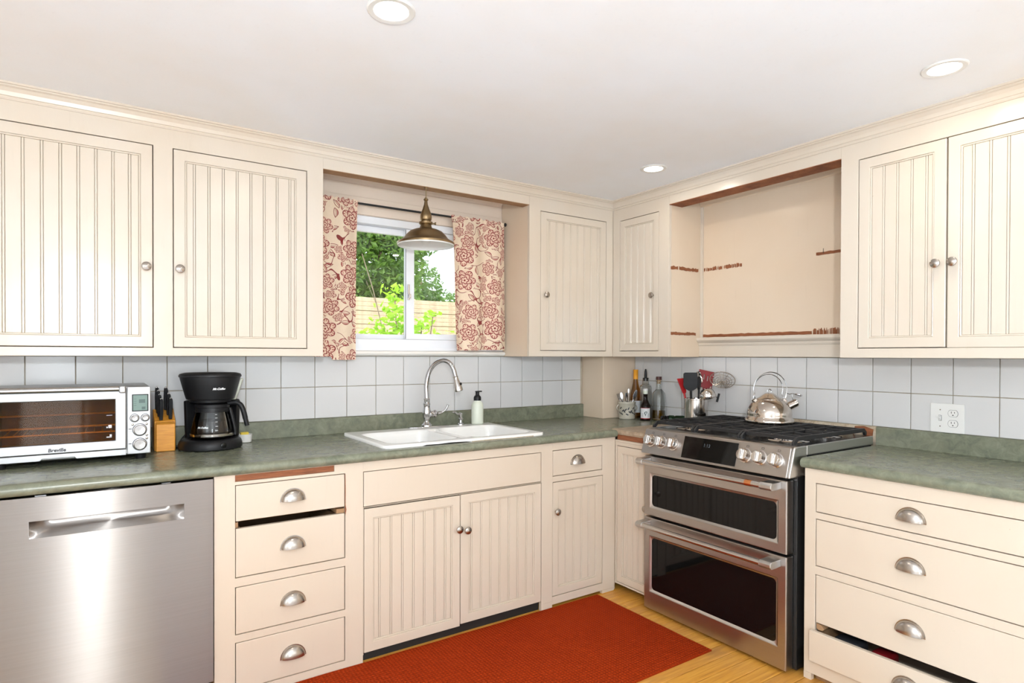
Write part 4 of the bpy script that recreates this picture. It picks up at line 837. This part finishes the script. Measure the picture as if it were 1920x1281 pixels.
def curtain(label, x0t, x1t, x0b, x1b, z0, z1, seed, folds, flap=0.):
    rnd = random.Random(seed); ph = rnd.random()*6; mb = MB()
    def f(p, q):
        x = (x0b+(x1b-x0b)*p)*(1-q)+(x0t+(x1t-x0t)*p)*q; amp = .010+.005*(1-q)
        y = -.074-amp*math.sin(folds*2*PI*p+ph)-.004*math.sin(5*p+3*q*2+ph)
        if q > .96: y = -.060-.012-.003*math.sin(60*p)
        return (x+.006*math.sin(4*q+seed)*(1-q), y, z0+(z1-z0)*q+(.004*math.sin(50*p) if q > .99 else 0)+(flap*sst(.42, .46, p) if q < .01 else 0))
    mb.grid(f, 60, 40); mb.v += [(v[0], v[1]+.0016, v[2]) for v in mb.v]; N_ = 60*40; mb.f += [tuple(k+N_ for k in q) for q in mb.f[::-1]]
    return solo('curtain', mb, 'curtain', label, 'curtain', 'floral window curtains', smooth=True)
curtain('cream curtain with red floral print beside the left-hand wall cabinet', -2.055, -1.828, -2.055, -1.836, 1.252, 2.040, 3, 1.5, -.016)
curtain('wider cream curtain with red floral print beside the corner wall cabinet', -1.296, -.948, -1.259, -.931, 1.2875, 2.036, 11, 2.2, .003)
pd = thing('pendant_lamp', 'antique bronze pendant lamp with bell shade hanging before the window', 'lamp', (-1.552, -.2785, 2.0995), local=True)
part('hook', MB().tube([(0, 0, 0), (0, 0, -.052)], .0024, 8).lathe([(.009, -.006), (.009, 0)], seg=12), 'brass', pd, smooth=True)
part('socket', MB().lathe([(0, -.050), (.006, -.051), (.007, -.056), (.0115, -.058), (.0115, -.063), (.0075, -.067), (.0095, -.085), (.017, -.108), (.027, -.132), (.0295, -.150), (.027, -.163), (.022, -.168), (.022, -.171), (.034, -.173), (.034, -.182), (.026, -.186), (.030, -.200), (.036, -.206)], seg=32), 'brass', pd, smooth=True)
part('thumbscrew', MB().lathe([(.003, 0), (.003, .010), (.007, .012), (.007, .018), (0, .019)], (.030, -.012, -.178), (1, -.3, 0), 10), 'brass', pd, smooth=True)
sh = [(.036, -.2055), (.060, -.212), (.082, -.222), (.098, -.238), (.112, -.256), (.128, -.268), (.139, -.273), (.1435, -.278), (.1435, -.286)]
part('shade', MB().lathe(sh+[(.1415, -.286)], seg=48, cap=False), 'brass', pd, smooth=True)
part('shade_lining', MB().lathe([(max(.002, r_-.0022), z-.0022) for r_, z in sh[:-1]]+[(.1413, -.286), (.1405, -.292), (.1395, -.292)], seg=48, cap=False), 'whiteplastic', pd, smooth=True, label='white enamel inside of the shade')
part('bulb', MB().lathe([(.012, -.207), (.013, -.222), (.026, -.240), (.030, -.256), (.024, -.272), (.010, -.281), (0, -.2825)], seg=24), 'whiteplastic', pd, smooth=True)

# ------------------------------------------------------------------ ceiling lights
for (x, y, lab, pw) in ((-2.24, -1.475, 'round recessed ceiling light over the middle of the kitchen floor', 5), (-.615, -2.183, 'round recessed ceiling light in front of the wall cabinet right of the range alcove', 3.5), (-.598, -.906, 'round recessed ceiling light nearest the corner wall cabinet', 2.5)):
    l_ = thing('ceiling_light', lab, 'light', (x, y, ZC), local=True, group='recessed ceiling lights')
    part('trim_ring', MB().lathe([(.046, -.001), (.048, -.004), (.062, -.005), (.066, -.002), (.066, -.0002)], seg=40, cap=False), 'whiteplastic', l_, smooth=True)
    part('lamp_disc', MB().lathe([(0, -.0025), (.0465, -.0025), (.0465, -.0008), (0, -.0008)], seg=32), 'lamp', l_, smooth=True)
    L_ = bpy.data.lights.new('recessed_lamp', 'AREA'); L_.shape = 'DISK'; L_.size = .09; L_.energy = pw; L_.color = (1, .90, .76)
    lo = bpy.data.objects.new('recessed_lamp', L_); COL.objects.link(lo); lo.parent = l_; lo.location = (0, 0, -.006)

# ------------------------------------------------------------------ switch and outlet plate
op = thing('switch_outlet_plate', 'white wall plate with a toggle switch and a double outlet', 'outlet', (-.01, -1.978, 1.005))
tO = planeB(-.0105)
part('plate', MB(tO).box(-2.0385, -1.9165, .9465, 1.0665, 0, .004), 'whiteplastic', op, bevel=.0015)
part('toggle', MB(tO).box(-1.957, -1.949, .996, 1.016, .004, .0065).prism([(1.000, .0065), (1.014, .0065), (1.0105, .014), (1.0045, .014)], -1.9555, -1.9505, lambda a, b, h: (h, a, b)), 'whiteplastic', op)
part('slot_edge', MB(tO).frame(-1.9585, -1.9475, .9945, 1.0175, [(-1.957, -1.949, .996, 1.016)], .004, .0045), 'ink', op)
for z in (.985, 1.027):
    rc = part('receptacle', MB(tO).prism([(-1.999+.017*math.cos(t), z+max(-.0135, min(.0135, .017*math.sin(t)))) for t in [2*PI*k/28 for k in range(28)]], .004, .0055, lambda a, b, h: (a, b, h)), 'whiteplastic', op)
    part('receptacle_gap', MB(tO).prism([(-1.999+.0182*math.cos(t), z+max(-.0145, min(.0145, .0182*math.sin(t)))) for t in [2*PI*k/28 for k in range(28)]], .0040, .0043, lambda a, b, h: (a, b, h)), 'ink', rc)
    part('slots', MB(tO).box(-1.9945, -1.9925, z+.000, z+.008, .0055, .0058).box(-2.0055, -2.0035, z+.001, z+.007, .0055, .0058).lathe([(.0025, .0055), (.0025, .0058), (0, .0058)], (-1.999, z-.007, 0), (0, 0, 1), 10), 'dark', rc)
for z in (.972, 1.040): part('screw', MB(tO).lathe([(.0025, .004), (.0025, .0046), (0, .0048)], (-1.953, z, 0), (0, 0, 1), 10), 'nickel', op)

# ------------------------------------------------------------------ corner of the counter: crock, bottles
ck = thing('cutlery_crock', 'grey stoneware crock painted with dark leaves beside the corner column', 'crock', (-.160, -.287, CT), -YAW, local=True)
part('pot', MB().lathe([(0, .0005), (.046, .0005), (.050, .004), (.0515, .05), (.0525, .094), (.0555, .098), (.0555, .106), (.0535, .109), (.0505, .109), (.0490, .10), (.0475, .012), (0, .010)], seg=36), 'stone', ck, smooth=True)
for s_ in (-1, 1): part('ear_handle', MB().tube(smoothpath([(s_*.0515, 0, .088), (s_*.060, 0, .080), (s_*.063, 0, .066), (s_*.052, 0, .052)], 6), .0035, 8), 'stone', ck, smooth=True)
mb = MB(); rnd = random.Random(4)
for k in range(15):
    th0 = -1.15+2.3*k/14; zc_ = .050+.010*math.sin(k*1.9); an = (.9 if k % 2 else -.7)+rnd.uniform(-.3, .3)
    pts = []
    for t in [2*PI*q/10 for q in range(10)]:
        u, v = .0105*math.cos(t), .0042*math.sin(t); uu, v2 = u*math.cos(an)-v*math.sin(an), u*math.sin(an)+v*math.cos(an); pts.append((th0+uu/.052, zc_+v2+(.011 if k % 2 else -.009)))
    i_ = mb.add([(.0524*math.sin(a_), -.0524*math.cos(a_), z_) for a_, z_ in pts]); mb.f.append(tuple(range(i_, i_+10)))
part('painted_leaves', mb, 'ink', ck)
def utensil(name, label, cat, p0, p1, r0, r1, mat, flat=1., group=None, head=None):
    p0, p1 = Vector(p0), Vector(p1); t = thing(name, label, cat, tuple(p0), group=group)
    part('handle', MB().tube([p0, p0.lerp(p1, .5), p1], [r0, (r0+r1)/2, r1], 10), mat, t, smooth=True)
    if head: head(t, p1, (p1-p0).normalized())
    return t
CKX, CKY = -.160, -.287
def offp(dx, dy, z): p = _R0*dx + Vector((_F.x, _F.y, 0)).normalized()*dy; return Vector((CKX+p.x, CKY+p.y, z))
def tines(t, p, d):
    s_ = d.cross(Vector((_F.x, _F.y, 0))).normalized()
    mb = MB()
    for k in (-1.5, -.5, .5, 1.5): mb.tube([p+s_*(k*.0045), p+s_*(k*.0055)+d*.035], .0013, 6)
    mb.tube([p-s_*.0075, p+s_*.0075], .0022, 6); part('tines', mb, 'chrome', t)
def blade(t, p, d, L=.035, w=.009):
    s_ = d.cross(Vector((_F.x, _F.y, 0))).normalized(); n_ = s_.cross(d)
    part('end', MB(lambda a, b, c: tuple(p+s_*a+d*b+n_*c)).prism([(-w*.5, -.004), (w*.5, -.004), (w, L*.4), (w*.9, L*.8), (w*.3, L), (-w*.3, L), (-w*.9, L*.8), (-w, L*.4)], -.0012, .0012, lambda a, b, h: (a, b, h)), 'chrome', t, bevel=.0008)
zt = CT+.0108
utensil('fork', 'steel fork leaning out of the stoneware crock', 'fork', offp(-.014, .0, zt), offp(-.046, .002, CT+.125), .003, .0022, 'chrome', group='cutlery in the crock', head=tines)
utensil('table_spoon', 'steel spoon with broad rounded end in the stoneware crock', 'spoon', offp(-.008, .012, zt), offp(-.028, .014, CT+.125), .003, .0035, 'chrome', group='cutlery in the crock', head=lambda t, p, d: blade(t, p, d, .042, .010))
utensil('table_knife', 'plain steel table knife handle upright in the stoneware crock', 'knife', offp(.002, -.016, zt), offp(-.006, -.019, CT+.130), .004, .006, 'nickel', group='cutlery in the crock', head=lambda t, p, d: blade(t, p, d, .036, .008))
utensil('table_spoon', 'slim steel teaspoon standing tallest in the stoneware crock', 'spoon', offp(.010, .014, zt), offp(.013, .016, CT+.160), .003, .004, 'nickel', group='cutlery in the crock', head=lambda t, p, d: blade(t, p, d, .030, .006))
utensil('vegetable_peeler', 'bright steel peeler handle leaning right out of the stoneware crock', 'peeler', offp(.004, .0, zt), offp(.040, -.002, CT+.120), .003, .006, 'chrome', group='cutlery in the crock', head=lambda t, p, d: blade(t, p, d, .065, .010))
# bottles
wb = thing('wine_bottle', 'amber wine bottle with orange foil neck behind the stoneware crock', 'bottle', (-.058, -.262, CT), local=True)
part('bottle', MB().lathe([(0, .0005), (.032, .0005), (.0355, .004), (.0355, .125), (.033, .150), (.0255, .185), (.018, .220), (.0145, .245), (.0142, .300), (.0155, .302), (.0155, .307), (0, .307)], seg=32), 'amberglass', wb, smooth=True)
part('foil', MB().lathe([(.0152, .247), (.0152, .3005), (.0162, .302), (.0162, .308), (0, .309)], seg=24, cap=False), 'foil', wb, smooth=True)
part('paper_label', MB().lathe([(.0359, .035), (.0359, .110)], seg=32, cap=False), 'label', wb, smooth=True)
pb_ = thing('pourer_bottle', 'clear glass bottle with black pour spout behind the dark label bottle', 'bottle', (-.056, -.346, CT), local=True)
part('bottle', MB().lathe([(0, .0005), (.034, .0005), (.037, .004), (.037, .195), (.034, .208), (.022, .216), (.019, .222), (.0185, .252), (.0170, .252), (.0172, .222), (.032, .205), (.0352, .192), (.0352, .008), (0, .007)], seg=32), 'glass', pb_, smooth=True)
part('pour_spout', MB().lathe([(.0160, .238), (.0160, .253), (.019, .2535), (.019, .257), (.0085, .260), (.0085, .275), (.0078, .295), (.0045, .312), (0, .315)], seg=20), 'black', pb_, smooth=True)
vb = thing('extract_bottle', 'small dark bottle with white pictorial label on the counter', 'bottle', (-.128, -.413, CT), local=True)
part('bottle', MB().lathe([(0, .0005), (.029, .0005), (.0315, .003), (.0315, .080), (.030, .092), (.020, .110), (.0135, .130), (.0125, .155), (.0135, .157), (.0135, .162), (0, .162)], seg=32), 'coffee', vb, smooth=True)
part('neck_cap', MB().lathe([(.0140, .1623), (.0145, .164), (.0145, .182), (.012, .186), (0, .186)], seg=20), 'frost', vb, smooth=True)
part('shrink_band', MB().lathe([(.0148, .182), (.0148, .194), (.010, .196), (0, .196)], seg=20), 'whiteplastic', vb, smooth=True)
lb = lambda r_, z0, z1, a0, a1, n_=14: MB().grid and (lambda m: (m.grid(lambda p, q: (r_*math.sin(a0+(a1-a0)*p), -r_*math.cos(a0+(a1-a0)*p), z0+(z1-z0)*q), n_, 2), m)[1])(MB())
la = part('paper_label', lb(.0318, .016, .076, -1.85, .25), 'label', vb, smooth=True)
part('label_band', lb(.0320, .012, .0158, -1.85, .25), 'red', la, smooth=True); part('label_band', lb(.0320, .0762, .0785, -1.85, .25), 'red', la, smooth=True)
fl = [(.0, .026), (.0025, .036), (.007, .044), (.0125, .050), (.0085, .052), (.011, .058), (.005, .056), (.002, .060), (-.002, .054), (-.008, .053), (-.005, .048), (-.009, .044), (-.004, .040)]
part('label_emblem', (lambda m: (m.f.append(tuple(range(m.add([(.0321*math.sin(-.80+a_/.0321), -.0321*math.cos(-.80+a_/.0321), z_) for a_, z_ in fl]), len(fl)))), m)[1])(MB()), 'lcdink', la)
part('label_text_lines', (lambda m: ([m.grid(lambda p, q: (.0320*math.sin(a0+.35*p), -.0320*math.cos(a0+.35*p), z_+.0015*q), 4, 2) for z_ in (.024, .030, .036, .042) for a0 in (-1.55, -.35)], m)[1])(MB()), 'ink', la)
gb = thing('oil_bottle', 'clear corked bottle holding a little golden oil beside the white tiles', 'bottle', (-.052, -.452, CT), local=True)
part('bottle', MB().lathe([(0, .0005), (.036, .0005), (.0405, .004), (.0405, .150), (.037, .168), (.025, .182), (.0165, .190), (.0150, .205), (.0150, .236), (.0165, .237), (.0165, .241), (.0125, .241), (.0125, .205), (.015, .190), (.034, .166), (.0385, .150), (.0385, .012), (0, .011)], seg=36), 'glass', gb, smooth=True)
part('oil', MB().lathe([(0, .0114), (.0382, .0124), (.0382, .062), (0, .062)], seg=36), 'oil', gb, smooth=True)
part('cork', MB().lathe([(.0120, .225), (.0122, .246), (.0165, .2462), (.0165, .2485), (0, .249)], seg=20), 'cork', gb, smooth=True)
part('stopper_top', MB().lathe([(.0170, .2492), (.0172, .267), (.0155, .269), (0, .269)], seg=24), 'seal', gb, smooth=True)
# green bottle lying down
gr = thing('pepper_mill', 'small dark green glass mill with ribbed black cap lying on the counter', 'mill', (-.11, -.600, CT), -.70, local=True)
part('body', MB().lathe([(.020, 0), (.0225, .006), (.0225, .030), (.018, .036), (.0215, .044), (.0215, .085), (.018, .094), (0, .095)], (-.015, 0, .0235), (1, 0, 0), 24), 'greenglass', gr, smooth=True)
part('ribbed_cap', MB().lathe([(.0185, -.0005), (.0205, -.004), (.0175, -.010), (.0205, -.016), (.0175, -.022), (.0205, -.028), (.0175, -.034), (.0195, -.040), (.012, -.046), (0, -.047)], (-.0155, 0, .0235), (1, 0, 0), 24), 'blackgloss', gr, smooth=True)

# ------------------------------------------------------------------ stainless crock with cooking tools
SXc, SYc = -.150, -.815
sc_ = thing('utensil_crock', 'polished steel utensil crock between the corner and the range', 'crock', (SXc, SYc, CT+.002), local=True)
part('cylinder', MB().lathe([(0, .0005), (.061, .0005), (.064, .003), (.064, .152), (.066, .154), (.066, .159), (.063, .160), (.0615, .156), (.0615, .004), (0, .003)], seg=44), 'polished', sc_, smooth=True)
R0v = _R0; Fv = Vector((_F.x, _F.y, 0)).normalized()
def sp3(dx, dy, z): p = R0v*dx+Fv*dy; return Vector((SXc+p.x, SYc+p.y, z))
def flathead(poly, th=.004, tilt=0.):
    def f(t, p, d, mat):
        s_ = (R0v*math.cos(tilt)+Fv*math.sin(tilt)); s_ = (s_-d*s_.dot(d)).normalized(); n_ = s_.cross(d)
        part('head', MB(lambda a, b, c: tuple(p+s_*a+d*b+n_*c)).prism(poly, -th/2, th/2, lambda a, b, h: (a, b, h)), mat, t, bevel=th*.3)
    return f
zb_ = CT+.0062
def tool(name, label, cat, a0, a1, r, mat, headfn):
    t = thing(name, label, cat, tuple(a0), group='tools in the steel crock')
    part('handle', MB().tube([a0, a1], r, 12), mat, t, smooth=True); headfn(t, a1, (a1-a0).normalized()); return t
hd1 = flathead([(-.010, 0), (.010, 0), (.014, .012), (.015, .050), (.010, .085), (-.032, .088), (-.018, .030)], .007, .35)
tool('silicone_spatula', 'bright red silicone spatula in the steel crock', 'spatula', sp3(-.030, .010, zb_), sp3(-.060, .020, 1.050), .006, 'red', lambda t, p, d: hd1(t, p, d, 'red'))
hd2 = flathead([(-.012, 0), (.012, 0), (.034, .014), (.038, .024), (.038, .092), (.033, .100), (-.030, .102), (-.038, .096), (-.040, .030), (-.034, .014)], .004, -.1)
tool('black_turner', 'broad black nylon turner in the steel crock', 'turner', sp3(-.030, -.020, zb_), sp3(-.040, -.035, 1.068), .0065, 'black', lambda t, p, d: hd2(t, p, d, 'black'))
hd3 = flathead([(-.010, 0), (.010, 0), (.018, .02), (.020, .05), (.012, .075), (-.010, .076), (-.018, .05), (-.016, .02)], .010, .9)
tool('black_spoon', 'narrow black cooking spoon in the steel crock', 'spoon', sp3(.004, -.018, zb_), sp3(.008, -.022, 1.072), .0055, 'black', lambda t, p, d: hd3(t, p, d, 'black'))
hd4 = lambda t, p, d: part('head', (lambda s_, n_: MB(lambda a, b, c: tuple(p+s_*a+d*b+n_*c)).frame(-.044, .044, -.002, .098, [(-.012, -.007, .045, .075), (.009, .014, .040, .070)], -.002, .002))(*(lambda s_: (s_, s_.cross(d)))((R0v-d*R0v.dot(d)).normalized())), 'darkred', t, bevel=.0016)
tool('red_turner', 'dark red slotted turner in the steel crock', 'turner', sp3(.010, .010, zb_), sp3(.058, .046, 1.082), .006, 'darkred', hd4)
def bowl(t, p, d, r=.035):
    ax = (R0v*.75-Fv*.5+Vector((0, 0, .25))).normalized(); cp = p+d*.030
    pr_ = [(r*math.sin(a_), -r*math.cos(a_)*.75) for a_ in [PI/2*k/8 for k in range(9)]]; pr2 = [(r_*.95, z_*.93+.0005) for r_, z_ in pr_[::-1]]
    part('bowl', MB().lathe(pr_+pr2, cp, ax, 26, cap=False), 'polished', t, smooth=True)
tool('ladle', 'polished steel ladle with deep bowl in the steel crock', 'ladle', sp3(.010, .022, zb_), sp3(.026, .018, 1.112), .005, 'polished', bowl)
def skim(t, p, d):
    ax = (Vector((0, 0, 1))*.76+R0v*-.12-Fv*.62).normalized(); u_ = (R0v-ax*R0v.dot(ax)).normalized(); w_ = ax.cross(u_); cp = p+u_*.062+Vector((0, 0, .030))
    mb = MB()
    for r_, q in ((.066, .0024), (.050, .0015), (.038, .0015), (.026, .0015), (.013, .0015)): mb.tube([cp+u_*(r_*math.cos(a_))+w_*(r_*math.sin(a_))-ax*(.016*(1-(r_/.062)**2)) for a_ in [2*PI*k/32 for k in range(32)]], q, 6, closed=True)
    for k in range(8):
        a_ = PI*k/8; mb.tube([cp+(u_*math.cos(a_)+w_*math.sin(a_))*(.062*s_)-ax*(.0165*(1-s_*s_)) for s_ in [-1+.25*j for j in range(9)]], .0012, 5)
    part('wire_basket', mb, 'nickel', t, smooth=True)
tool('wire_skimmer', 'round wire skimmer leaning out of the steel crock', 'skimmer', sp3(.002, -.002, zb_), sp3(.066, -.048, 1.092), .0035, 'polished', skim)
def scoop_(t, p, d):
    ax = (Vector((0, 0, .92))-R0v*.22-Fv*.3).normalized(); cp = p+Vector((0, 0, .008))+R0v*.012-Fv*.036; part('neck', MB().tube([p, cp+Vector((0, 0, .004))+Fv*.034], .004, 8), 'polished', t)
    pr_ = [(.044, .0), (.043, .012), (.034, .030), (.018, .040), (0, .042)]
    part('dome', MB().lathe(pr_+[(0, .040), (.017, .038), (.0325, .029), (.0412, .011), (.0425, 0)], cp, ax, 28, cap=False), 'polished', t, smooth=True)
    hp = cp+R0v*.056-Vector((0, 0, .010)); part('grip', MB().tube([hp+Vector((0, 0, -.022))-R0v*.006, hp+Vector((0, 0, .024))+R0v*.006], .006, 10), 'blackgloss', t, smooth=True)
    part('grip_arm', MB().tube([cp+R0v*.040, hp], .003, 8), 'polished', t)
tool('steel_strainer', 'domed steel strainer with short black grip in the steel crock', 'strainer', sp3(.012, -.036, zb_), sp3(.024, -.052, 1.034), .004, 'polished', scoop_)

# ------------------------------------------------------------------ added lamp behind the viewer: stands in for a camera flash, lights the ceiling
fl_ = thing('added_flash_lamp', 'added unseen lamp, white globe on a bronze pole, standing in for a camera flash', 'lamp', (-3.02, -3.44, 0), local=True)
part('base', MB().lathe([(0, .0005), (.14, .0005), (.145, .006), (.14, .018), (.02, .026), (0, .026)], seg=36), 'brass', fl_, smooth=True)
part('pole', MB().tube([(0, 0, .026), (0, 0, 1.50)], .012, 14), 'brass', fl_, smooth=True)
part('socket', MB().lathe([(.012, 1.495), (.024, 1.50), (.026, 1.53), (.022, 1.545), (0, 1.545)], seg=24), 'brass', fl_, smooth=True)
part('flash_globe', MB().lathe([(.06*math.sin(PI*k/10), 1.603-.06*math.cos(PI*k/10)) for k in range(11)], seg=18), 'globe', fl_, smooth=True)

# ------------------------------------------------------------------ rug
mb = MB(); mb.grid(lambda p, q: (-2.70+1.955*p, -1.385+.7215*q, .0062+.0006*math.sin(40*p)*math.sin(23*q)), 60, 24); mb.grid(lambda p, q: (-2.70+1.955*p, -1.385+.7215*q, .0004), 60, 24)
n0 = 60*24; rim = [a*24 for a in range(60)]+[59*24+b for b in range(1, 24)]+[a*24+23 for a in range(58, -1, -1)]+[b for b in range(22, 0, -1)]
mb.f += [(rim[k], rim[(k+1) % len(rim)], n0+rim[(k+1) % len(rim)], n0+rim[k]) for k in range(len(rim))]
solo('kitchen_rug', mb, 'rug', 'rust red woven kitchen rug on the floor before the sink cabinet', 'rug', smooth=True)

M['bouncerug'] = simple('pale_grey_bounce_rug', (.74, .76, .80), .95, vary=.05, scale=90, bump=.3)
solo('added_bounce_rug', MB().box(-4.35, -.75, -5.35, -1.95, .0004, .012), 'bouncerug', 'large pale grey rug added unseen behind the viewer to bounce neutral light', 'rug', bevel=.004)  # unseen rug, added to keep the light bounced onto the ceiling neutral

# ------------------------------------------------------------------ garden outside the window
solo('ground_outside', MB().box(-6, 14, .13, 22, -.06, -.02), 'grass', kind='structure', label='grassy garden ground outside the window')
fe = thing('garden_fence', 'tan fence of narrow horizontal boards in the garden', 'fence', (.3, 4.2, -.02))
fb = MB().box(-3.2, 4.2, 0, .02, .0008, .0545).mesh('board', 'fence', .003, 1)
for k in range(36): share('board', fb, (-.3, .004*(k % 3), .0555*k), fe)
for x in (-3.2, -1.4, .4, 2.2, 4.0): part('post', MB().box(x, x+.09, 4.222, 4.31, -.02, 1.99), 'fence', fe)
def leaves(mb, n_, fn, size, rnd, up=.3):
    for _ in range(n_):
        c_ = Vector(fn(rnd)); d = Vector((rnd.gauss(0, 1), rnd.gauss(0, 1), rnd.gauss(0, .7))).normalized(); s_ = size*rnd.uniform(.6, 1.3); w_ = d.orthogonal().normalized(); w_ = Matrix.Rotation(rnd.uniform(0, 6.28), 3, d) @ w_; n2 = d.cross(w_)
        i_ = mb.add([tuple(c_-d*s_), tuple(c_-d*s_*.1+w_*s_*.5+n2*s_*.1), tuple(c_+d*s_), tuple(c_-d*s_*.1-w_*s_*.5+n2*s_*.1)]); mb.f.append((i_, i_+1, i_+2, i_+3))
def tree(label, base, crowns, n_, size, mat, seed):
    rnd = random.Random(seed); t = thing('garden_tree', label, 'tree', base); b = Vector(base)
    mb = MB().tube(smoothpath([b, b+Vector((.05, 0, 1.2)), b+Vector((-.05, .1, 2.4))], 4), [.13-.008*k for k in range(9)], 10)
    for (cx_, cy_, cz_, rx, ry, rz) in crowns: mb.tube(smoothpath([b+Vector((0, .05, 1.6)), (b+Vector((0, 0, 2.0))).lerp(Vector((cx_, cy_, cz_)), .6), Vector((cx_, cy_, cz_))], 4), [.05-.005*k for k in range(9)], 8)
    part('trunk', mb, 'bark', t, smooth=True); lm = MB(); tot = sum(c_[3]*c_[4]*c_[5] for c_ in crowns)
    for (cx_, cy_, cz_, rx, ry, rz) in crowns:
        def f(r_):
            while True:
                p = Vector((r_.uniform(-1, 1), r_.uniform(-1, 1), r_.uniform(-1, 1)))
                if .12 < p.length < 1: return (cx_+p.x*rx, cy_+p.y*ry, cz_+p.z*rz)
        leaves(lm, int(n_*rx*ry*rz/tot), f, size, rnd)
    part('foliage', lm, mat, t, kind='stuff'); return t
tree('dense green tree filling the left of the window view', (.9, 7.2, -.02), [(.7, 7.2, 3.0, 1.3, .8, 1.25), (1.5, 7.4, 3.9, 1.1, .8, 1.0), (.2, 7.0, 2.3, .9, .6, .6), (1.35, 7.0, 2.35, .55, .6, .6), (.9, 8.4, 3.2, 1.6, .3, 1.5)], 15000, .062, 'leaf_tree', 5)
tree('lighter green tree showing right of the window mullion', (3.6, 9.6, -.02), [(2.9, 9.6, 2.75, .75, .7, .75), (3.3, 9.4, 2.3, .9, .6, .5), (2.75, 9.6, 3.75, .8, .6, .28), (4.2, 9.8, 2.25, .6, .6, .55)], 5200, .055, 'leaf_far', 9)
def shrub(label, base, spots, seed):
    rnd = random.Random(seed); t = thing('garden_shrub', label, 'shrub', base); b = Vector(base); mb = MB(); lm = MB()
    for (x, y_, z, rr, n_) in spots:
        mb.tube(smoothpath([b+Vector((rnd.uniform(-.05, .05), rnd.uniform(-.05, .05), 0)), b.lerp(Vector((x, y_, z)), .6)+Vector((.03, 0, 0)), Vector((x, y_, z))], 4), [.012-.001*k for k in range(9)], 6)
        leaves(lm, n_, lambda r_: (x+r_.gauss(0, rr), y_+r_.gauss(0, rr), z+r_.gauss(0, rr)), .034, rnd)
    part('stems', mb, 'bark', t, smooth=True); part('foliage', lm, 'leaf_shrub', t, kind='stuff')
shrub('bright lime green shrub close outside the window', (-.95, 1.5, -.02), [(-.96, 1.5, 1.75, .045, 40), (-.95, 1.5, 1.60, .06, 60), (-.97, 1.5, 1.48, .07, 90), (-1.08, 1.5, 1.43, .06, 60), (-.84, 1.5, 1.47, .06, 60), (-.72, 1.5, 1.52, .05, 40), (-.80, 1.5, 1.42, .05, 50), (-1.3, 1.5, 1.39, .03, 20), (-.62, 1.5, 1.58, .03, 14), (-.50, 1.5, 1.38, .05, 20)], 2)
tw = thing('bare_sapling', 'thin leafless sapling in front of the garden fence', 'sapling', (-.62, 2.4, -.02))
part('twigs', MB().tube(smoothpath([(-.62, 2.4, -.02), (-.66, 2.4, 1.2), (-.76, 2.4, 1.75), (-.90, 2.4, 2.2)], 5), [.005]*15+[.003], 6).tube([(-.70, 2.4, 1.5), (-.62, 2.4, 1.78)], .002, 6).tube([(-.75, 2.4, 1.72), (-.86, 2.4, 1.95)], .002, 6), 'bark', tw)
